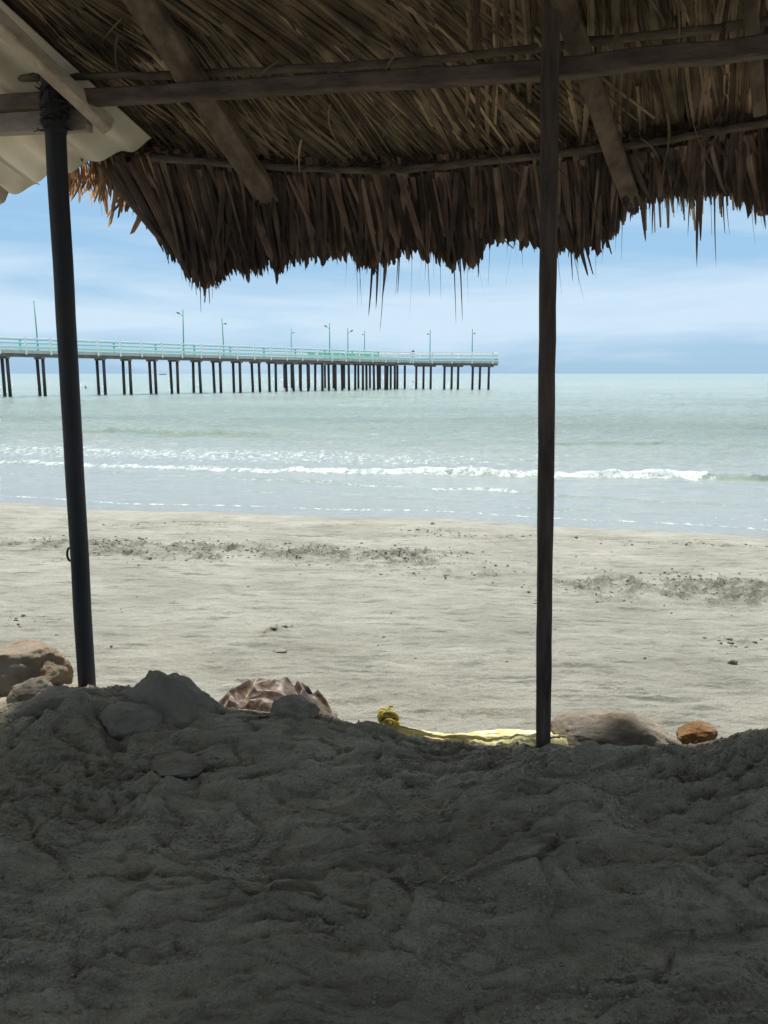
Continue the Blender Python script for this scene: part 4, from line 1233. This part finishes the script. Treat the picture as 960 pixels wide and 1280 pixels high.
# grey cross plank lashed to the post below the main beam
g0 = on_plane(112, 150, beamP + h * .05, h); g1 = on_plane(-30, 156, beamP + h * .05, h)
gd = (g1 - g0).normalized()
m = MB(); m.beam(g0, g1 + gd * 1.2, .05, .10, up0, 10, .004); m.build('cross_plank', M_GREYBEAM, lean)

# ------------------------------------------------------------------ rocks on the crest
def rock(name, px, py_c, Y, sx, sy, sz, mat, label, cat='rock', rz=0, seed=1, sink=.35, grp=None, flat=0., cz=None, peak=0.):
    import bmesh
    bm = bmesh.new(); bmesh.ops.create_icosphere(bm, subdivisions=6, radius=1)
    p = atY(px, py_c, Y)
    V = []
    rr2 = random.Random(seed)
    cuts = []
    for _ in range(26):
        q = Vector((rr2.gauss(0, 1), rr2.gauss(0, 1), rr2.gauss(.25, .8))).normalized()
        cuts.append((q, rr2.uniform(.70, .90)))
    for v in bm.verts:
        c = v.co.copy()
        n1_ = mnoise.noise(c * 1.1 + Vector((seed * 7.3, 0, 0)))
        n2_ = mnoise.noise(c * 2.6 + Vector((0, seed * 3.1, 0)))
        for q, dd_ in cuts:
            ov = c.dot(q) - dd_ * (1 + .10 * n2_)
            if ov > 0: c = c - q * ov * .88
        if peak: f_ = 1 - peak * max(0, c.z); c.x *= f_; c.y *= f_; c.z *= 1 + .15 * n1_
        n3_ = mnoise.fractal(c * 5 + Vector((seed, 0, 0)), .8, 2.0, 6)
        c = c * (1.12 + .12 * n1_ + .055 * n3_ - .05 * abs(mnoise.noise(v.co * 3.3 + Vector((seed, 2, 0)))))
        if flat: c.z = min(c.z, flat + .08 * n2_)
        x, y, z = c.x * sx, c.y * sy, c.z * sz
        V.append((p.x + x * math.cos(rz) - y * math.sin(rz), p.y + x * math.sin(rz) + y * math.cos(rz), (cz if cz is not None else p.z) + z))
    F_ = [[v.index for v in f.verts] for f in bm.faces]
    bm.free()
    o = mesh(name, V, F_, mat, None, True)
    tag(o, label, cat, grp)
    return o
RG = 'stones along the edge of the sand bank'
rock('boulder', 8, 848, 3.84, .33, .22, .22, M_ROCK, 'big ochre boulder beside the round post, its top lit by the sun', rz=.2, seed=3, grp=RG, flat=.8)
rock('boulder', 74, 892, 3.38, .22, .14, .13, M_ROCK2, 'low flat sand-covered slab in front of the round post', rz=.15, seed=9, grp=RG)
rock('boulder', 42, 868, 3.58, .11, .09, .085, M_ROCK2, 'small ridged stone wedged between the ochre boulder and the flat slab', seed=5, grp=RG)
rock('boulder', 368, 892, 3.40, .12, .09, .08, M_ROCK2, 'rounded grey stone against the front of the crumpled brown sack', seed=12, grp=RG)
rock('boulder', 772, 930, 3.24, .30, .19, .15, M_ROCK5, 'long boulder with ochre top and sandy flank beside the square post', rz=-.12, seed=15, grp=RG)
rock('boulder', 870, 924, 3.26, .095, .08, .075, M_ROCK3, 'small rust orange stone at the end of the long boulder', seed=21, grp=RG)
rock('boulder', 222, 955, 2.95, .11, .09, .035, M_ROCK, 'thin brown stone just showing through the dark sand', rz=-.1, seed=23, grp=RG)

rock('boulder', 203, 893, 3.44, .28, .18, .235, M_ROCK4, 'dark pointed rock like a small peak between the round post and the brown sack', rz=.1, seed=31, grp=RG, peak=.62)
rock('boulder', 168, 901, 3.30, .16, .11, .085, M_ROCK4, 'low dark rock at the foot of the pointed rock', rz=.3, seed=33, grp=RG)
# crumpled sack
def sack():
    p = atY(342, 872, 3.78)
    nu, nv = 150, 90
    V = []
    for j in range(nv + 1):
        for i in range(nu + 1):
            u_, v_ = i / nu * 2 - 1, j / nv * 2 - 1
            rr_ = math.sqrt(u_ * u_ + v_ * v_)
            q = Vector((u_ * 2.0, v_ * 1.3, 0))
            wq = q + Vector((mnoise.noise(q * 1.1 + Vector((4, 0, 0))), mnoise.noise(q * 1.1 + Vector((0, 8, 0))), 0)) * .8
            rid = 1 - abs(mnoise.noise(wq * .95)) * 2.4
            rid2 = 1 - abs(mnoise.noise(wq * 2.1 + Vector((3, 3, 0)))) * 2
            dome = max(0, 1 - rr_ ** 2.6) ** .6 if rr_ < 1 else -.3 * (rr_ - 1)
            z = .20 * dome + (.046 * rid + .016 * rid2 - .02) * min(1, dome * 2 + .12) - .05
            V.append((p.x + u_ * .315 + .02 * rid2 * v_, p.y + v_ * .21, H(p.x, p.y) + z * (1.05 - .12 * u_) + .0))
    return mesh('sack', V, grid_faces(nu + 1, nv + 1), M_SACK, None, True)
tag(sack(), 'crumpled brown plastic sack half buried beside the pointed sand mound', 'sack')

# yellow net lying on the bank
def yellow():
    root = empty('yellow_net', atZ(570, 912, .62), 'bunched yellow net trailing over the bank towards the square post', 'net')
    top = [(480, 903), (500, 905), (530, 909), (560, 909), (590, 905), (620, 903), (650, 907), (690, 908)]
    wid = [(480, .03), (530, .045), (560, .07), (590, .14), (620, .22), (650, .28), (690, .30)]
    cl = []
    for px, py in top:
        q = atZ(px, py, .62); cl.append(q)
    xs_ = np.linspace(cl[0].x, cl[-1].x, 140)
    def cen(x): return float(np.interp(x, [c.x for c in cl], [c.y for c in cl])), float(np.interp(x, [c.x for c in cl], [interp(wid, t_[0]) for t_ in top]))
    nv = 26; V = []
    for x in xs_:
        y0, w_ = cen(x)
        for j in range(nv + 1):
            v_ = j / nv * 2 - 1
            y = y0 + v_ * w_ * .6 - w_ * .55
            ph = mnoise.noise(Vector((x * 2.2, v_ * 2.6, 1)))
            z = max(H(x, y) if j % 13 == 0 else -9, -9)
            V.append([x, y, v_, ph, w_])
    arr = np.array(V)
    gz = ground(arr[:, 0], arr[:, 1])
    n2_ = len(xs_)
    out_ = []
    for (x, y, v_, ph, w_), g in zip(V, gz):
        fold_ = (1 - abs(math.sin((v_ * 3.2 + ph * 2.0) * 2.2))) * .020
        out_.append((x, y, g - .006 + (fold_ + .045) * (1 - v_ ** 4)))
    mesh('net_band', out_, grid_faces(nv + 1, n2_), M_YELLOW, root, True)
    m = MB()
    for k in range(34):
        v0 = random.uniform(-1, 1); pts_ = []; xa = random.uniform(cl[0].x, cl[-3].x); xb = xa + random.uniform(.15, .5)
        for i in range(12):
            x = xa + (xb - xa) * i / 11
            if x > cl[-1].x: break
            y0, w_ = cen(x); y = y0 + (v0 + .3 * mnoise.noise(Vector((x * 4, k, 0)))) * w_ * .62 - w_ * .55
            pts_.append(Vector((x, y, H(x, y) + .045 + .012 * mnoise.noise(Vector((x * 9, k, 4))))))
        if len(pts_) > 3: m.tube(pts_, random.uniform(.0022, .005), 6)
    m.build('net_cord', M_YELLOW, root, True)
    q = atZ(485, 903, .64); m = MB()
    for k in range(26):
        a = random.uniform(0, 6.28); c = q + Vector((random.gauss(0, .022), random.gauss(0, .015), .02 + random.uniform(0, .03)))
        pts_ = [c + Vector((.024 * math.cos(a + t_ * .7), .02 * math.sin(a + t_ * .6), .018 * math.sin(a * 2 + t_ * .8))) for t_ in range(8)]
        m.tube(pts_, random.uniform(.005, .009), 7)
    m.build('net_knot', M_YDARK, root, True)
yellow()

# ------------------------------------------------------------------ small litter on the sand
LD = Leaves()
for k in range(70):
    x, y = random.uniform(-2.3, 2.3), random.uniform(1.6, 3.3)
    if abs(x) > y * .62: continue
    a = random.uniform(0, 6.28)
    LD.leaf((x, y, H(x, y) + .006), Vector((math.cos(a), math.sin(a), random.uniform(-.02, .12))), Vector((0, 0, 1)), random.uniform(.015, .06), random.uniform(.0012, .004), 4, .1, random.gauss(0, .6))
tag(LD.build('leaf_litter', M_LEAF, None), kind='stuff', label='scraps of dry palm leaf on the shaded sand', cat='litter')

def scatter_clods():
    import bmesh
    bm = bmesh.new(); bmesh.ops.create_icosphere(bm, subdivisions=2, radius=1)
    bv = np.array([tuple(v.co) for v in bm.verts]); bf = np.array([[v.index for v in f.verts] for f in bm.faces]); bm.free()
    V = []; F_ = []; n0 = 0
    P = []
    for (cx, cy, rx, ry, a) in CH:
        for k in range(int(75 * min(1.6, rx * 1.4) * a)):
            P.append((cx + random.gauss(0, rx * .75), cy + random.gauss(0, ry * .75), random.uniform(.004, .012) * (1.6 if random.random() < .10 else 1)))
    for k in range(160):
        y = random.uniform(4.3, 11.5); P.append((random.uniform(-.65, .65) * y, y, random.uniform(.003, .008)))
    P.append((*atZ(350, 798, .5).xy, .03)); P.append((*atZ(918, 807, .5).xy, .026)); P.append((*atZ(541, 648, .15).xy, .025)); P.append((*atZ(399, 870, .6).xy, .012))
    xs_ = np.array([p[0] for p in P]); ys_ = np.array([p[1] for p in P]); zs_ = ground(xs_, ys_)
    for (x, y, s), z in zip(P, zs_):
        sc = 1 + .35 * rng.standard_normal(3) * .6
        j = 1 + .22 * rng.standard_normal((len(bv), 1))
        V.append(bv * j * np.abs(sc) * s * np.array([1.25, 1, .75]) + np.array([x, y, z + s * .25])); F_.append(bf + n0); n0 += len(bv)
    return mesh('sand_clods', np.concatenate(V), np.concatenate(F_), M_CLOD, None, True, (0, 0, 0))
M_CLOD = noise_mat('damp_clod', [(.3, (.10, .092, .08)), (.7, (.21, .20, .17))], 3, rough=.95)
tag(scatter_clods(), kind='stuff', label='dark clods and bits of weed scattered over the open beach', cat='clods')

# crumbs of sand over the trodden bank
def crumbs():
    import bmesh
    bm = bmesh.new(); bmesh.ops.create_icosphere(bm, subdivisions=1, radius=1)
    bv = np.array([tuple(v.co) for v in bm.verts]); bf = np.array([[v.index for v in f.verts] for f in bm.faces]); bm.free()
    n_ = 60000
    y = 1.55 + 2.1 * rng.random(n_) ** .8; x = (rng.random(n_) * 2 - 1) * (y * .56 + .25)
    dens = pn(x * 1.6 + 4, y * 2.6, 141) + .8 * pn(x * 5, y * 9, 142) + .5 * pn(x * 15, y * 22, 143)
    k = (dens + rng.random(n_) * .5 > .42) & (postY(x) - y > -.1)
    x, y = x[k][:9000], y[k][:9000]; n_ = len(x)
    z = ground(x, y)
    r_ = .0022 + .0050 * rng.random(n_) ** 3
    sc = 1 + .3 * (rng.random((n_, 1, 3)) - .5)
    V = bv[None] * (1 + .5 * (rng.random((n_, len(bv), 1)) - .5)) * sc * r_[:, None, None] * np.array([1.15, 1, .8]) + np.stack([x, y, z + r_ * .25], -1)[:, None, :]
    F_ = (bf[None] + (np.arange(n_) * len(bv))[:, None, None]).reshape(-1, 3)
    return mesh('sand_crumbs', V.reshape(-1, 3), F_, M_CRUMB, None, True, (0, 0, 0))
M_CRUMB = noise_mat('sand_crumb', [(.3, (.16, .142, .11)), (.7, (.27, .24, .195))], 25, rough=.95)
tag(crumbs(), kind='stuff', label='loose crumbs of sand strewn over the trodden bank', cat='crumbs')
